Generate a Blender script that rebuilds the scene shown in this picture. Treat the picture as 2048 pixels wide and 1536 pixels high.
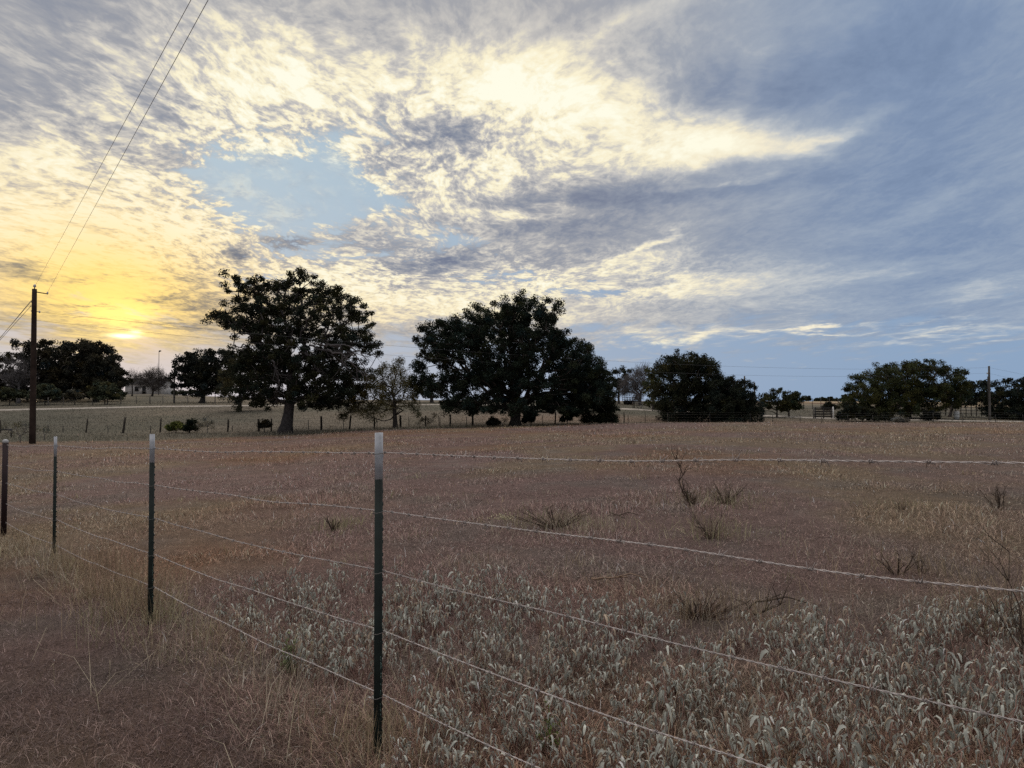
import bpy, math, random
import numpy as np
from mathutils import Vector

for _o in list(bpy.data.objects):
    bpy.data.objects.remove(_o)
SC = bpy.context.scene
COL = SC.collection
R = math.radians
rng = np.random.default_rng(11)
random.seed(5)

# ------------------------------------------------------------------ camera
FPX = 1479.0                 # focal length of the photograph in its own 2048 pixel frame
CAMZ = 1.5
PITCH = R(1.24)
cam = bpy.data.cameras.new("Camera")
cam.sensor_width = 36.0
cam.lens = 36.0 * FPX / 2048.0
cam.clip_start = 0.05
cam.clip_end = 9000.0
camo = bpy.data.objects.new("Camera", cam)
COL.objects.link(camo)
camo.location = (0, 0, CAMZ)
camo.rotation_euler = (R(90) + PITCH, 0, 0)
SC.camera = camo

SC.view_settings.view_transform = 'Standard'
SC.view_settings.look = 'None'
SC.view_settings.gamma = 1.0
SC.view_settings.exposure = 0.0
SC.cycles.max_bounces = 5
SC.cycles.diffuse_bounces = 3
SC.cycles.glossy_bounces = 2
SC.cycles.transmission_bounces = 2
SC.cycles.transparent_max_bounces = 4
SC.cycles.use_denoising = False
SC.cycles.caustics_reflective = False
SC.cycles.caustics_refractive = False

def ray(px, py):
    """world direction seen at a photograph pixel, y component 1"""
    u = (px - 1024.0) / FPX
    v = (768.0 - py) / FPX
    x, y, z = u, math.cos(PITCH) - v * math.sin(PITCH), math.sin(PITCH) + v * math.cos(PITCH)
    return x / y, 1.0, z / y

def at(px, py, Y):
    r = ray(px, py)
    return Vector((r[0] * Y, Y, CAMZ + r[2] * Y))

def azel(px, py):
    r = ray(px, py)
    return math.degrees(math.atan2(r[0], r[1])), math.degrees(math.atan2(r[2], math.hypot(r[0], r[1])))

def lin(c):
    c = c / 255.0
    return c / 12.92 if c <= 0.04045 else ((c + 0.055) / 1.055) ** 2.4

def srgb(r, g, b):
    return (lin(r), lin(g), lin(b), 1.0)

SUN_AZ, SUN_EL = azel(258, 670)
# ------------------------------------------------------------------ sky and sun
world = bpy.data.worlds.new("World")
SC.world = world
world.use_nodes = True
WT = world.node_tree
WT.nodes.clear()

class F:
    """a float socket that can be added and multiplied"""
    def __init__(s, sock): s.s = sock
    def __add__(s, o): return fm('ADD', s, o)
    __radd__ = __add__
    def __sub__(s, o): return fm('SUBTRACT', s, o)
    def __rsub__(s, o): return fm('SUBTRACT', o, s)
    def __mul__(s, o): return fm('MULTIPLY', s, o)
    __rmul__ = __mul__
    def __truediv__(s, o): return fm('DIVIDE', s, o)

def plug(sock, v):
    if isinstance(v, F): WT.links.new(v.s, sock)
    elif hasattr(v, 'is_output'): WT.links.new(v, sock)
    else: sock.default_value = v

def fm(op, a, b=None, c=None, clamp=False):
    n = WT.nodes.new('ShaderNodeMath'); n.operation = op; n.use_clamp = clamp
    plug(n.inputs[0], a)
    if b is not None: plug(n.inputs[1], b)
    if c is not None: plug(n.inputs[2], c)
    return F(n.outputs[0])

def vm(op, a, b=None, scale=None):
    n = WT.nodes.new('ShaderNodeVectorMath'); n.operation = op
    plug(n.inputs[0], a)
    if b is not None: plug(n.inputs[1], b)
    if scale is not None: plug(n.inputs['Scale'], scale)
    return n.outputs['Value'] if op in ('DOT_PRODUCT', 'LENGTH') else n.outputs['Vector']

def comb(x, y, z=0.0):
    n = WT.nodes.new('ShaderNodeCombineXYZ')
    plug(n.inputs[0], x); plug(n.inputs[1], y); plug(n.inputs[2], z)
    return n.outputs[0]

def sep(v):
    n = WT.nodes.new('ShaderNodeSeparateXYZ'); plug(n.inputs[0], v)
    return F(n.outputs[0]), F(n.outputs[1]), F(n.outputs[2])

def noise(v, scale, detail, rough=0.55, dist=0.0, color=False):
    n = WT.nodes.new('ShaderNodeTexNoise')
    plug(n.inputs['Vector'], v)
    n.inputs['Scale'].default_value = scale
    n.inputs['Detail'].default_value = detail
    n.inputs['Roughness'].default_value = rough
    n.inputs['Distortion'].default_value = dist
    return n.outputs['Color'] if color else F(n.outputs[0])

def mapr(v, a, b, c=0.0, d=1.0, smooth=True):
    n = WT.nodes.new('ShaderNodeMapRange')
    n.interpolation_type = 'SMOOTHSTEP' if smooth else 'LINEAR'
    plug(n.inputs[0], v)
    for i, q in enumerate((a, b, c, d)): plug(n.inputs[i + 1], q)
    return F(n.outputs[0])

def mixc(f, a, b, mode='MIX'):
    n = WT.nodes.new('ShaderNodeMix'); n.data_type = 'RGBA'; n.blend_type = mode
    n.clamp_factor = True
    plug(n.inputs[0], f); plug(n.inputs[6], a); plug(n.inputs[7], b)
    return n.outputs[2]

def ramp(f, stops):
    n = WT.nodes.new('ShaderNodeValToRGB')
    plug(n.inputs[0], f)
    e = n.color_ramp.elements
    while len(e) < len(stops): e.new(0.5)
    for q, (p, c) in zip(e, stops): q.position = p; q.color = c
    return n.outputs[0]

def blob(v, px, py, sx, sy, rot=0.0, after=None):
    """soft ellipse on the sky; centre and radii measured on the photograph, placed as azimuth and elevation"""
    a0, e0 = azel(px, py)
    k = math.degrees(1.0 / FPX)
    cs = math.cos(R(a0)) ** 2
    n = WT.nodes.new('ShaderNodeMapping'); n.vector_type = 'TEXTURE'
    plug(n.inputs['Vector'], v)
    n.inputs['Location'].default_value = (a0, e0, 0)
    if after is not None: plug(n.inputs['Location'], comb(a0, e0, after))     # evaluated one after another: keeps the shader small
    n.inputs['Rotation'].default_value = (0, 0, R(rot))
    n.inputs['Scale'].default_value = (sx * k * cs, sy * k, 1e6)
    d = vm('DOT_PRODUCT', n.outputs[0], n.outputs[0])
    return fm('POWER', math.exp(-1), F(d))

def field(v, lst, start):
    acc = start
    for (px, py, sx, sy, rot, w) in lst:
        acc = fm('MULTIPLY_ADD', blob(v, px, py, sx, sy, rot, acc if isinstance(acc, F) else None), w, acc)
    return acc

tc = WT.nodes.new('ShaderNodeTexCoord')
D = tc.outputs['Generated']
dx, dy, dz = sep(D)
az = fm('MULTIPLY', fm('ARCTAN2', dx, dy), 180 / math.pi)
el = fm('MULTIPLY', fm('ARCSINE', dz), 180 / math.pi)
dzp = fm('MAXIMUM', dz, 0.0) + 0.075
P = comb(dx / dzp, dy / dzp)                      # the cloud deck seen in perspective
AE = comb(az, el)

# wind-drawn warp of the deck
wz = noise(vm('MULTIPLY', P, (1.0, 0.6, 1.0)), 1.1, 3, 0.5, color=True)
wv = vm('SUBTRACT', wz, (0.5, 0.5, 0.5))
P1 = vm('ADD', P, vm('SCALE', wv, scale=0.55))
wz2 = noise(P, 3.2, 4, 0.6, color=True)
AEW = vm('ADD', vm('ADD', AE, vm('MULTIPLY', wv, (7.0, 2.6, 0.0))), vm('MULTIPLY', vm('SUBTRACT', wz2, (0.5, 0.5, 0.5)), (6.0, 3.2, 0.0)))

def rotv(v, deg, sc):
    n = WT.nodes.new('ShaderNodeMapping')
    plug(n.inputs['Vector'], v)
    n.inputs['Rotation'].default_value = (0, 0, R(deg))
    n.inputs['Scale'].default_value = sc
    return n.outputs[0]

nA = noise(rotv(P1, 25, (1.0, 0.75, 1)), 2.0, 4, 0.5)               # big soft banks
nB0 = noise(rotv(P1, -20, (1.0, 0.55, 1)), 15.0, 6, 0.58, 0.25)     # rows of cloudlets
nB = mapr(nB0, 0.34, 0.66)
nC = noise(rotv(P1, 70, (1.0, 0.42, 1)), 5.0, 7, 0.60, 0.2)        # long streaks
nD = mapr(noise(rotv(P1, 12, (1.0, 0.6, 1)), 42.0, 4, 0.60, 0.3), 0.32, 0.68)   # fine flecks

# light and dark of the cloud deck: (px, py, rx, ry, turn, weight)
LUM = [
    (120, 190, 330, 170, 0, -.10), (560, 30, 420, 60, 0, .00), (330, 330, 200, 70, -25, .12),
    (560, 140, 180, 55, 10, .24), (930, 190, 260, 62, 0, .26), (1240, 225, 230, 60, -14, .34),
    (1480, 285, 170, 34, -6, .34), (1640, 275, 90, 13, 14, .24), (1010, 160, 160, 60, 0, .14), (700, 90, 260, 60, 0, .08), (120, 520, 260, 130, 0, .10),
    (480, 260, 240, 95, -25, .26), (760, 250, 220, 80, 0, .12), (900, 400, 190, 120, 0, .20),
    (130, 400, 260, 120, 0, .30), (60, 300, 90, 40, 0, .14), (1000, 300, 200, 60, 5, .14), (1230, 320, 200, 40, 5, .18),
    (1830, 230, 330, 330, 0, -.20), (1900, 560, 330, 130, 0, -.10), (1560, 400, 300, 120, 0, -.03), (1600, 560, 420, 90, 0, .07), (1780, 40, 260, 120, 0, -.05),
    (1250, 392, 240, 30, 2, -.34), (905, 262, 110, 40, 10, -.42), (1470, 175, 230, 42, 4, -.26),
    (1060, 462, 190, 26, 0, -.24), (865, 532, 90, 22, 8, -.46), (590, 482, 46, 16, 0, -.42), (484, 508, 26, 15, 0, -.50),
    (40, 522, 70, 20, 0, -.40), (370, 580, 100, 20, 0, -.30), (1420, 520, 220, 40, 8, -.06), (1250, 560, 160, 26, 0, .02),
    (1040, 430, 120, 14, 0, .26), (1290, 492, 80, 8, 18, .34), (1210, 540, 170, 22, 8, .30), (1330, 570, 120, 16, 16, .26),
    (1480, 560, 190, 30, 4, .18), (1350, 681, 120, 13, 4, .40), (1600, 655, 110, 6, 1, .38), (1290, 655, 70, 10, 6, .24), (1900, 675, 150, 10, 4, .28),
    (1880, 640, 160, 6, 2, .18), (1950, 580, 120, 18, 0, .18), (1500, 150, 70, 30, 40, .14), (1290, 40, 160, 24, 18, .20),
    (1760, 545, 170, 18, 6, .14), (1420, 365, 150, 8, 3, .22), (1120, 640, 110, 20, 0, .14), (800, 590, 200, 50, 0, .24),
    (680, 560, 160, 40, 0, .22), (200, 560, 300, 120, 0, .26), (330, 460, 160, 40, 0, .14), (1880, 400, 150, 16, 18, .10),
    (160, 655, 150, 14, 0, -.22), (290, 645, 210, 7, -2, -.26), (330, 600, 90, 9, 0, -.24), (180, 548, 160, 8, 3, -.20), (260, 610, 60, 50, 0, .12), (420, 530, 200, 30, 0, .10), (1000, 610, 180, 40, 0, .16),
]
lum0 = field(AEW, LUM, 0.485)
# how lively the small texture is
AMP = [(600, 300, 480, 200, 0, .44), (1060, 280, 300, 140, 0, .20), (200, 480, 340, 160, 0, .22), (760, 560, 420, 80, 0, .28), (1200, 560, 220, 50, 0, .14), (350, 60, 420, 140, 0, .03)]
amp0 = field(AE, AMP, 0.07)
lum = lum0 + (nA - 0.5) * (amp0 * 0.5 + 0.34) + (nB - 0.5) * amp0 * 0.85 + (nC - 0.5) * (amp0 * 0.7 + 0.15) + (nD - 0.5) * amp0 * 0.50

left = mapr(az, 2.0, 30.0)
deck_l = ramp(lum, [(0.0, srgb(116, 124, 146)), (.26, srgb(140, 146, 160)), (.46, srgb(166, 167, 172)), (.64, srgb(204, 200, 194)), (.82, srgb(250, 240, 208)), (1.0, srgb(255, 253, 232))])
deck_r = ramp(lum, [(0.0, srgb(102, 122, 154)), (.26, srgb(128, 147, 176)), (.46, srgb(153, 168, 188)), (.64, srgb(190, 197, 203)), (.82, srgb(238, 230, 210)), (1.0, srgb(255, 250, 226))])
deck = mixc(left, deck_l, deck_r)

# evening colour round the sun
sd = (math.sin(R(SUN_AZ)) * math.cos(R(SUN_EL)), math.cos(R(SUN_AZ)) * math.cos(R(SUN_EL)), math.sin(R(SUN_EL)))
warm = blob(AE, 190, 570, 360, 150, 0)
hot = blob(AE, 215, 600, 190, 80, 0)
peach = blob(AE, 420, 640, 620, 75, 0)
lit = mapr(lum, 0.25, 0.75)
deck = mixc(peach * 0.55, deck, mixc(1.0, deck, (1.0, 0.83, 0.60, 1), 'MULTIPLY'))
deck = mixc(warm * 0.95, deck, mixc(1.0, deck, (1.06, 0.84, 0.50, 1), 'MULTIPLY'))
deck = mixc(hot * lit * 0.88, deck, (1.20, 0.86, 0.24, 1))

# clear air behind the deck
sky = WT.nodes.new('ShaderNodeTexSky')
sky.sky_type = 'NISHITA'
sky.sun_disc = False
sky.sun_elevation = R(SUN_EL)
sky.sun_rotation = R(SUN_AZ)
sky.air_density = 1.0; sky.dust_density = 1.5; sky.ozone_density = 2.0
nish = vm('SCALE', sky.outputs[0], scale=0.005)
horizon = mixc(mapr(az, -25, 35), srgb(186, 196, 212), srgb(148, 174, 206))
upper = mixc(mapr(az, -20, 25), srgb(188, 208, 222), srgb(134, 164, 200))
clear = mixc(mapr(el, 2.0, 17.0), horizon, upper)
clear = mixc(1.0, mixc(1.0, clear, (0.86, 0.86, 0.86, 1), "MULTIPLY"), nish, 'ADD')
clear = mixc(blob(AE, 235, 680, 190, 36) * 0.55, clear, srgb(246, 205, 150))

# where the deck is open
GAP = [(570, 385, 155, 82, -6, 1.30), (700, 405, 130, 34, -8, .7), (450, 365, 90, 48, -20, .6), (655, 315, 60, 40, 0, .45),
       (905, 482, 90, 20, -6, .8), (680, 506, 160, 14, 0, .55), (1190, 578, 75, 13, -6, .9), (1040, 552, 60, 9, 0, .6), (560, 560, 120, 16, 0, .5),
       (1130, 590, 60, 12, 0, .4), (720, 265, 60, 22, 0, .35), (950, 560, 50, 9, 0, .5), (1100, 625, 50, 8, 0, .35)]
gap = field(AEW, GAP, -0.15)
gap = gap + (0.5 - nB) * 0.55 + (0.5 - nA) * 0.5 + (0.5 - nD) * 0.20
gap = mapr(gap, 0.18, 0.70)
veil = mapr(nC, 0.44, 0.68)
gap = gap * (1.0 - veil * 0.32)
# the deck ends above the horizon
low = el + (nC - 0.5) * 9.0 + (nA - 0.5) * 5.0
edge = field(AEW, [(250, 700, 300, 60, 0, -1.2), (1100, 690, 300, 60, 0, .6), (1900, 690, 250, 40, 0, -.6)], 4.6)
under = mapr(low - edge, -1.6, 1.4, 1.0, 0.0)
openn = fm('MAXIMUM', gap, under)
col = mixc(openn, deck, clear)

# the veiled sun itself
disc = blob(AE, 248, 672, 24, 3.5, 0)
disc2 = blob(AE, 272, 664, 12, 3.0, 0)
glow = blob(AE, 245, 645, 85, 36, 0)
col = mixc(1.0, col, vm('SCALE', (1.0, 0.70, 0.14), scale=glow * 0.40), 'ADD')
col = mixc(1.0, col, vm('SCALE', (1.0, 0.85, 0.5), scale=(disc * 2.0 + disc2 * 1.0)), 'ADD')
# dusk sky behind the photographer; unseen sky overhead brightened to light the ground
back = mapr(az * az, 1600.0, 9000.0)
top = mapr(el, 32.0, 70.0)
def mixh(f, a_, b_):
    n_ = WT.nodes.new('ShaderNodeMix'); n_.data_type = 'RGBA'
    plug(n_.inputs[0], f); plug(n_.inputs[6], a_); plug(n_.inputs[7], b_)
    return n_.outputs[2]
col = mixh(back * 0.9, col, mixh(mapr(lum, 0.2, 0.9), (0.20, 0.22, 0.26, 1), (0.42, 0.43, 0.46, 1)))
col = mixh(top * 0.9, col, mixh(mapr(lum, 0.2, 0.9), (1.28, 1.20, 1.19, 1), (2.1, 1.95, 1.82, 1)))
below = mapr(el, -3.0, 0.0, 1.0, 0.0)
col = mixc(below, col, srgb(90, 86, 82))
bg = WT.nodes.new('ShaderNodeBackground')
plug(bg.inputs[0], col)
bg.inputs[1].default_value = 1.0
wo = WT.nodes.new('ShaderNodeOutputWorld')
WT.links.new(bg.outputs[0], wo.inputs[0])
world.cycles.sampling_method = 'MANUAL'
world.cycles.sample_map_resolution = 512

sun = bpy.data.lights.new("Sun", 'SUN')
sun.energy = 0.9
sun.angle = R(12)
sun.color = (1.0, 0.72, 0.42)
suno = bpy.data.objects.new("Sun", sun)
COL.objects.link(suno)
suno.rotation_euler = Vector(sd).to_track_quat('Z', 'Y').to_euler()
# ------------------------------------------------------------------ mesh helpers
def mesh_np(name, v, faces, mat=None, col=None, smooth=False):
    """faces: list of integer arrays (n,k)"""
    me = bpy.data.meshes.new(name)
    v = np.asarray(v, dtype=np.float32)
    me.vertices.add(len(v)); me.vertices.foreach_set('co', v.ravel())
    faces = [np.asarray(f, dtype=np.int32) for f in faces if len(f)]
    nl = sum(f.size for f in faces); npoly = sum(len(f) for f in faces)
    me.loops.add(nl); me.polygons.add(npoly)
    me.loops.foreach_set('vertex_index', np.concatenate([f.ravel() for f in faces]))
    tot = np.concatenate([np.full(len(f), f.shape[1], dtype=np.int32) for f in faces])
    st = np.concatenate([[0], np.cumsum(tot)[:-1]]).astype(np.int32)
    me.polygons.foreach_set('loop_start', st)
    if smooth: me.polygons.foreach_set('use_smooth', np.ones(npoly, dtype=bool))
    me.update(calc_edges=True)
    if col is not None:
        a = me.attributes.new('tone', 'FLOAT_COLOR', 'POINT')
        c = np.ones((len(v), 4), dtype=np.float32); c[:, :3] = col
        a.data.foreach_set('color', c.ravel())
    if mat: me.materials.append(mat)
    return me

class MB:
    """collects geometry for one mesh"""
    def __init__(s): s.v = []; s.f = []; s.c = []; s.n = 0
    def add(s, v, faces, col=(1, 1, 1)):
        v = np.asarray(v, dtype=float).reshape(-1, 3)
        for f in faces:
            f = np.asarray(f, dtype=np.int32)
            if f.ndim == 1: f = f[None]
            s.f.append(f + s.n)
        s.v.append(v)
        c = np.asarray(col, dtype=float)
        s.c.append(np.broadcast_to(c, v.shape) if c.ndim == 1 else c)
        s.n += len(v)
    def box(s, lo, hi, M=None, col=(1, 1, 1)):
        x0, y0, z0 = lo; x1, y1, z1 = hi
        v = np.array([(x0,y0,z0),(x1,y0,z0),(x1,y1,z0),(x0,y1,z0),(x0,y0,z1),(x1,y0,z1),(x1,y1,z1),(x0,y1,z1)], float)
        if M is not None: v = v @ np.asarray(M)[:3, :3].T + np.asarray(M)[:3, 3]
        s.add(v, [[(0,3,2,1),(4,5,6,7),(0,1,5,4),(1,2,6,5),(2,3,7,6),(3,0,4,7)]], col)
    def tube(s, pts, rad, n=6, col=(1, 1, 1), caps=True):
        pts = np.asarray(pts, float); k = len(pts)
        rad = np.broadcast_to(np.asarray(rad, float), (k,))
        t = np.gradient(pts, axis=0); t /= np.linalg.norm(t, axis=1)[:, None] + 1e-12
        ref = np.array([0.13, 0.21, 1.0]) if abs(t[:, 2]).mean() < .85 else np.array([1.0, .2, .1])
        a = np.cross(t, ref); a /= np.linalg.norm(a, axis=1)[:, None] + 1e-12
        b = np.cross(t, a)
        ang = np.arange(n) / n * 2 * np.pi
        v = pts[:, None] + rad[:, None, None] * (np.cos(ang)[None, :, None] * a[:, None] + np.sin(ang)[None, :, None] * b[:, None])
        i = np.arange(k - 1)[:, None] * n; j = np.arange(n)[None]
        j2 = (j + 1) % n
        q = np.stack([i + j, i + j2, i + n + j2, i + n + j], -1).reshape(-1, 4)
        fs = [q]
        if caps: fs += [np.arange(n)[None, ::-1], (np.arange(n) + (k - 1) * n)[None]]
        s.add(v.reshape(-1, 3), fs, col)
    def segs(s, p0, p1, r0, r1, n=5, col=(1, 1, 1)):
        p0, p1 = np.asarray(p0, float), np.asarray(p1, float)
        t = p1 - p0; t /= np.linalg.norm(t, axis=1)[:, None] + 1e-9
        ref = np.where(np.abs(t[:, 2:3]) > .8, np.array([[1.0, 0, 0]]), np.array([[0, 0, 1.0]]))
        a = np.cross(t, ref); a /= np.linalg.norm(a, axis=1)[:, None] + 1e-9
        b = np.cross(t, a)
        ang = np.arange(n) / n * 2 * np.pi
        ring = np.cos(ang)[None, :, None] * a[:, None] + np.sin(ang)[None, :, None] * b[:, None]
        v = np.concatenate([p0[:, None] + ring * np.asarray(r0)[:, None, None], p1[:, None] + ring * np.asarray(r1)[:, None, None]], 1)
        m = len(p0); base = (np.arange(m) * 2 * n)[:, None]
        j = np.arange(n)[None]; j2 = (j + 1) % n
        q = np.stack([base + j, base + j2, base + n + j2, base + n + j], -1).reshape(-1, 4)
        s.add(v.reshape(-1, 3), [q], col)
    def build(s, name, mat, parent=None, smooth=False, loc=None):
        v = np.concatenate(s.v)
        if loc is not None: v = v - np.asarray(loc, float)
        me = mesh_np(name, v, s.f, mat, np.concatenate(s.c), smooth)
        o = bpy.data.objects.new(name, me); COL.objects.link(o)
        if parent is not None: o.parent = parent
        elif loc is not None: o.location = loc
        return o

def tag(o, label=None, cat=None, group=None, kind=None):
    if label: o['label'] = label
    if cat: o['category'] = cat
    if group: o['group'] = group
    if kind: o['kind'] = kind
    return o

def thing(name, loc, label, cat, group=None):
    o = bpy.data.objects.new(name, None); COL.objects.link(o)
    o.location = loc; o.empty_display_size = .3
    return tag(o, label, cat, group)

def vnoise(x, y, sc, seed=0):
    """smooth value noise 0..1 on arrays"""
    x = np.asarray(x, float) * sc + seed * 17.31; y = np.asarray(y, float) * sc - seed * 9.7
    xi, yi = np.floor(x).astype(np.int64), np.floor(y).astype(np.int64)
    fx, fy = x - xi, y - yi
    fx = fx * fx * (3 - 2 * fx); fy = fy * fy * (3 - 2 * fy)
    def h(a, b):
        n = (a * 374761393 + b * 668265263 + seed * 1442695041) & 0x7fffffff
        n = ((n ^ (n >> 13)) * 1274126177) & 0x7fffffff
        return ((n ^ (n >> 16)) & 0xffff) / 65535.0
    return (h(xi, yi) * (1 - fx) + h(xi + 1, yi) * fx) * (1 - fy) + (h(xi, yi + 1) * (1 - fx) + h(xi + 1, yi + 1) * fx) * fy

def fbm(x, y, sc, seed=0, o=4):
    a, s_, t = 0.5, 0.0, 0.0
    for k in range(o):
        s_ = s_ + a * vnoise(x, y, sc * 2 ** k, seed + k); t += a; a *= .55
    return s_ / t

# ------------------------------------------------------------------ materials
def mat(name, col=None, rough=.9, spec=.15, tone=True, var=0.0, vscale=4.0, metal=0.0, trans=0.0):
    """colour = attribute 'tone' x base colour x a little noise"""
    m = bpy.data.materials.new(name); m.use_nodes = True
    nt = m.node_tree; b = nt.nodes['Principled BSDF']
    b.inputs['Roughness'].default_value = rough
    b.inputs['Specular IOR Level'].default_value = spec
    b.inputs['Metallic'].default_value = metal
    cur = None
    base = nt.nodes.new('ShaderNodeRGB'); base.outputs[0].default_value = (*col[:3], 1); cur = base.outputs[0]
    if tone:
        at_ = nt.nodes.new('ShaderNodeAttribute'); at_.attribute_name = 'tone'
        mx = nt.nodes.new('ShaderNodeMix'); mx.data_type = 'RGBA'; mx.blend_type = 'MULTIPLY'; mx.inputs[0].default_value = 1
        nt.links.new(cur, mx.inputs[6]); nt.links.new(at_.outputs['Color'], mx.inputs[7]); cur = mx.outputs[2]
    if var:
        g = nt.nodes.new('ShaderNodeTexCoord')
        n = nt.nodes.new('ShaderNodeTexNoise'); n.inputs['Scale'].default_value = vscale; n.inputs['Detail'].default_value = 5
        nt.links.new(g.outputs['Object'], n.inputs['Vector'])
        mr = nt.nodes.new('ShaderNodeMapRange'); mr.inputs[1].default_value = .3; mr.inputs[2].default_value = .7
        mr.inputs[3].default_value = 1 - var; mr.inputs[4].default_value = 1 + var
        nt.links.new(n.outputs[0], mr.inputs[0])
        sc = nt.nodes.new('ShaderNodeVectorMath'); sc.operation = 'SCALE'
        nt.links.new(cur, sc.inputs[0]); nt.links.new(mr.outputs[0], sc.inputs['Scale']); cur = sc.outputs[0]
    nt.links.new(cur, b.inputs['Base Color'])
    if trans:
        tr = nt.nodes.new('ShaderNodeBsdfTranslucent'); nt.links.new(cur, tr.inputs[0])
        ms = nt.nodes.new('ShaderNodeMixShader'); ms.inputs[0].default_value = trans
        nt.links.new(b.outputs[0], ms.inputs[1]); nt.links.new(tr.outputs[0], ms.inputs[2])
        nt.links.new(ms.outputs[0], nt.nodes['Material Output'].inputs[0])
    return m

# ------------------------------------------------------------------ terrain
# columns of the view: (photo px, [(distance along view, metres below the camera), ...])
PROF = [
    (-700, [(0,1.5),(4,1.66),(7,1.86),(11,2.08),(28,2.5),(45,2.75),(60,2.75),(100,1.6),(125,.2),(190,-1.3),(320,-1.0),(700,5),(5000,8)]),
    (0,    [(0,1.5),(3,1.56),(5,1.62),(8,1.76),(10.2,1.89),(25,2.35),(41,2.50),(46,2.56),(58,2.56),(80,2.1),(100,1.36),(112,.95),(125,.15),(190,-1.5),(320,-1.2),(700,5),(5000,8)]),
    (308,  [(0,1.5),(3,1.53),(5.2,1.59),(9,1.74),(25,2.2),(46,2.53),(58,2.58),(80,1.9),(100,.93),(115,.45),(140,-.35),(190,-1.6),(320,-1.3),(700,5),(5000,8)]),
    (570,  [(0,1.5),(3.1,1.50),(5.2,1.56),(25,2.08),(52,2.46),(58,2.52),(80,1.7),(100,.74),(120,.35),(170,-.1),(320,-.2),(700,5),(5000,8)]),
    (762,  [(0,1.5),(3.14,1.49),(6,1.52),(25,1.86),(54,2.2),(60,2.34),(80,1.6),(100,.66),(125,.30),(170,.0),(320,-.1),(700,5),(5000,8)]),
    (1030, [(0,1.5),(3,1.46),(6,1.48),(25,1.68),(56,2.0),(62,2.15),(80,1.6),(100,.74),(125,.40),(170,.1),(320,.2),(700,5),(5000,8)]),
    (1300, [(0,1.5),(2.5,1.43),(6,1.44),(25,1.52),(55,1.70),(66,2.1),(85,1.7),(110,.80),(170,.35),(320,.4),(700,5),(5000,8)]),
    (1640, [(0,1.5),(2,1.42),(6,1.42),(25,1.48),(56,1.68),(66,2.25),(85,1.95),(110,1.6),(160,.9),(220,.55),(300,.40),(420,1.3),(800,6),(5000,9)]),
    (2048, [(0,1.5),(1.6,1.40),(6,1.42),(25,1.50),(57,1.70),(66,2.2),(78,2.3),(90,2.3),(120,1.9),(200,1.0),(300,.55),(420,1.4),(800,6),(5000,9)]),
    (2700, [(0,1.5),(1.6,1.40),(6,1.42),(25,1.50),(57,1.70),(66,2.2),(78,2.3),(90,2.3),(120,1.9),(200,1.0),(300,.55),(420,1.4),(800,6),(5000,9)]),
]
RAD = np.unique(np.concatenate([np.linspace(0, 8, 33), np.linspace(8, 40, 65), np.linspace(40, 75, 51), np.linspace(75, 240, 90), np.geomspace(240, 5000, 36)]))
AZG = np.linspace(-180, 180, 481)
_cols, _caz = [], []
for px, pr in PROF:
    a = math.atan2(px - 1024, FPX); c = math.cos(a)
    d = np.array([q[0] / c for q in pr]); h = np.array([CAMZ - q[1] for q in pr])
    _cols.append(np.interp(RAD, d, h)); _caz.append(math.degrees(a))
_cols = np.array(_cols); _caz = np.array(_caz)
HG = np.zeros((len(AZG), len(RAD)))
for i, a in enumerate(AZG):
    f = np.array([np.interp(max(_caz[0], min(_caz[-1], a)), _caz, _cols[:, j]) for j in range(len(RAD))])
    w = min(1, max(0, (abs(a) - 60) / 60.0))
    flat = np.interp(RAD, [0, 50, 300, 5000], [0, -.3, -1.5, -8])
    HG[i] = f * (1 - w) + flat * w
k5 = np.array([1, 2, 3, 2, 1.0]); k5 /= k5.sum()
HS = np.apply_along_axis(lambda r: np.convolve(np.pad(r, 2, mode='edge'), k5, 'valid'), 1, HG)
HG[:, 3:] = HS[:, 3:]
_gx = np.sin(np.radians(AZG))[:, None] * RAD[None]; _gy = np.cos(np.radians(AZG))[:, None] * RAD[None]
_rough = (fbm(_gx, _gy, .12, 3, 3) - .5) * .16 * np.clip(RAD / 12, 0, 1)[None] * np.clip(1.3 - RAD / 150, 0.2, 1)[None] + (fbm(_gx, _gy, .9, 7, 3) - .5) * .05
HG += _rough

def ground_z(x, y):
    x = np.asarray(x, float); y = np.asarray(y, float)
    r = np.hypot(x, y); a = np.degrees(np.arctan2(x, y))
    fa = np.clip((a + 180) / 360 * (len(AZG) - 1), 0, len(AZG) - 1.001); ia = fa.astype(int); fa = fa - ia
    ir = np.clip(np.searchsorted(RAD, r) - 1, 0, len(RAD) - 2); fr = (r - RAD[ir]) / (RAD[ir + 1] - RAD[ir])
    return (HG[ia, ir] * (1 - fr) + HG[ia, ir + 1] * fr) * (1 - fa) + (HG[ia + 1, ir] * (1 - fr) + HG[ia + 1, ir + 1] * fr) * fa

def gz(x, y): return float(ground_z(np.array([x]), np.array([y]))[0])

# the far edge of the dry field (photo px -> distance along view)
_ex = [-700, 0, 308, 570, 762, 1030, 1300, 1640, 2048, 2700]
_ey = [44, 45, 46, 52, 53.5, 56, 56, 57, 58, 58]
def field_edge(x, y):
    px = np.clip(1024 + FPX * x / np.maximum(y, .5), -700, 2700)
    return np.interp(px, _ex, _ey)

def zone(x, y):
    """0 in the dry brown field, 1 in the grey green pasture behind it"""
    e = field_edge(x, y) + (fbm(x, y, .25, 21, 3) - .5) * 5
    return np.clip((y - e) / 1.6 + .5, 0, 1)

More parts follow.
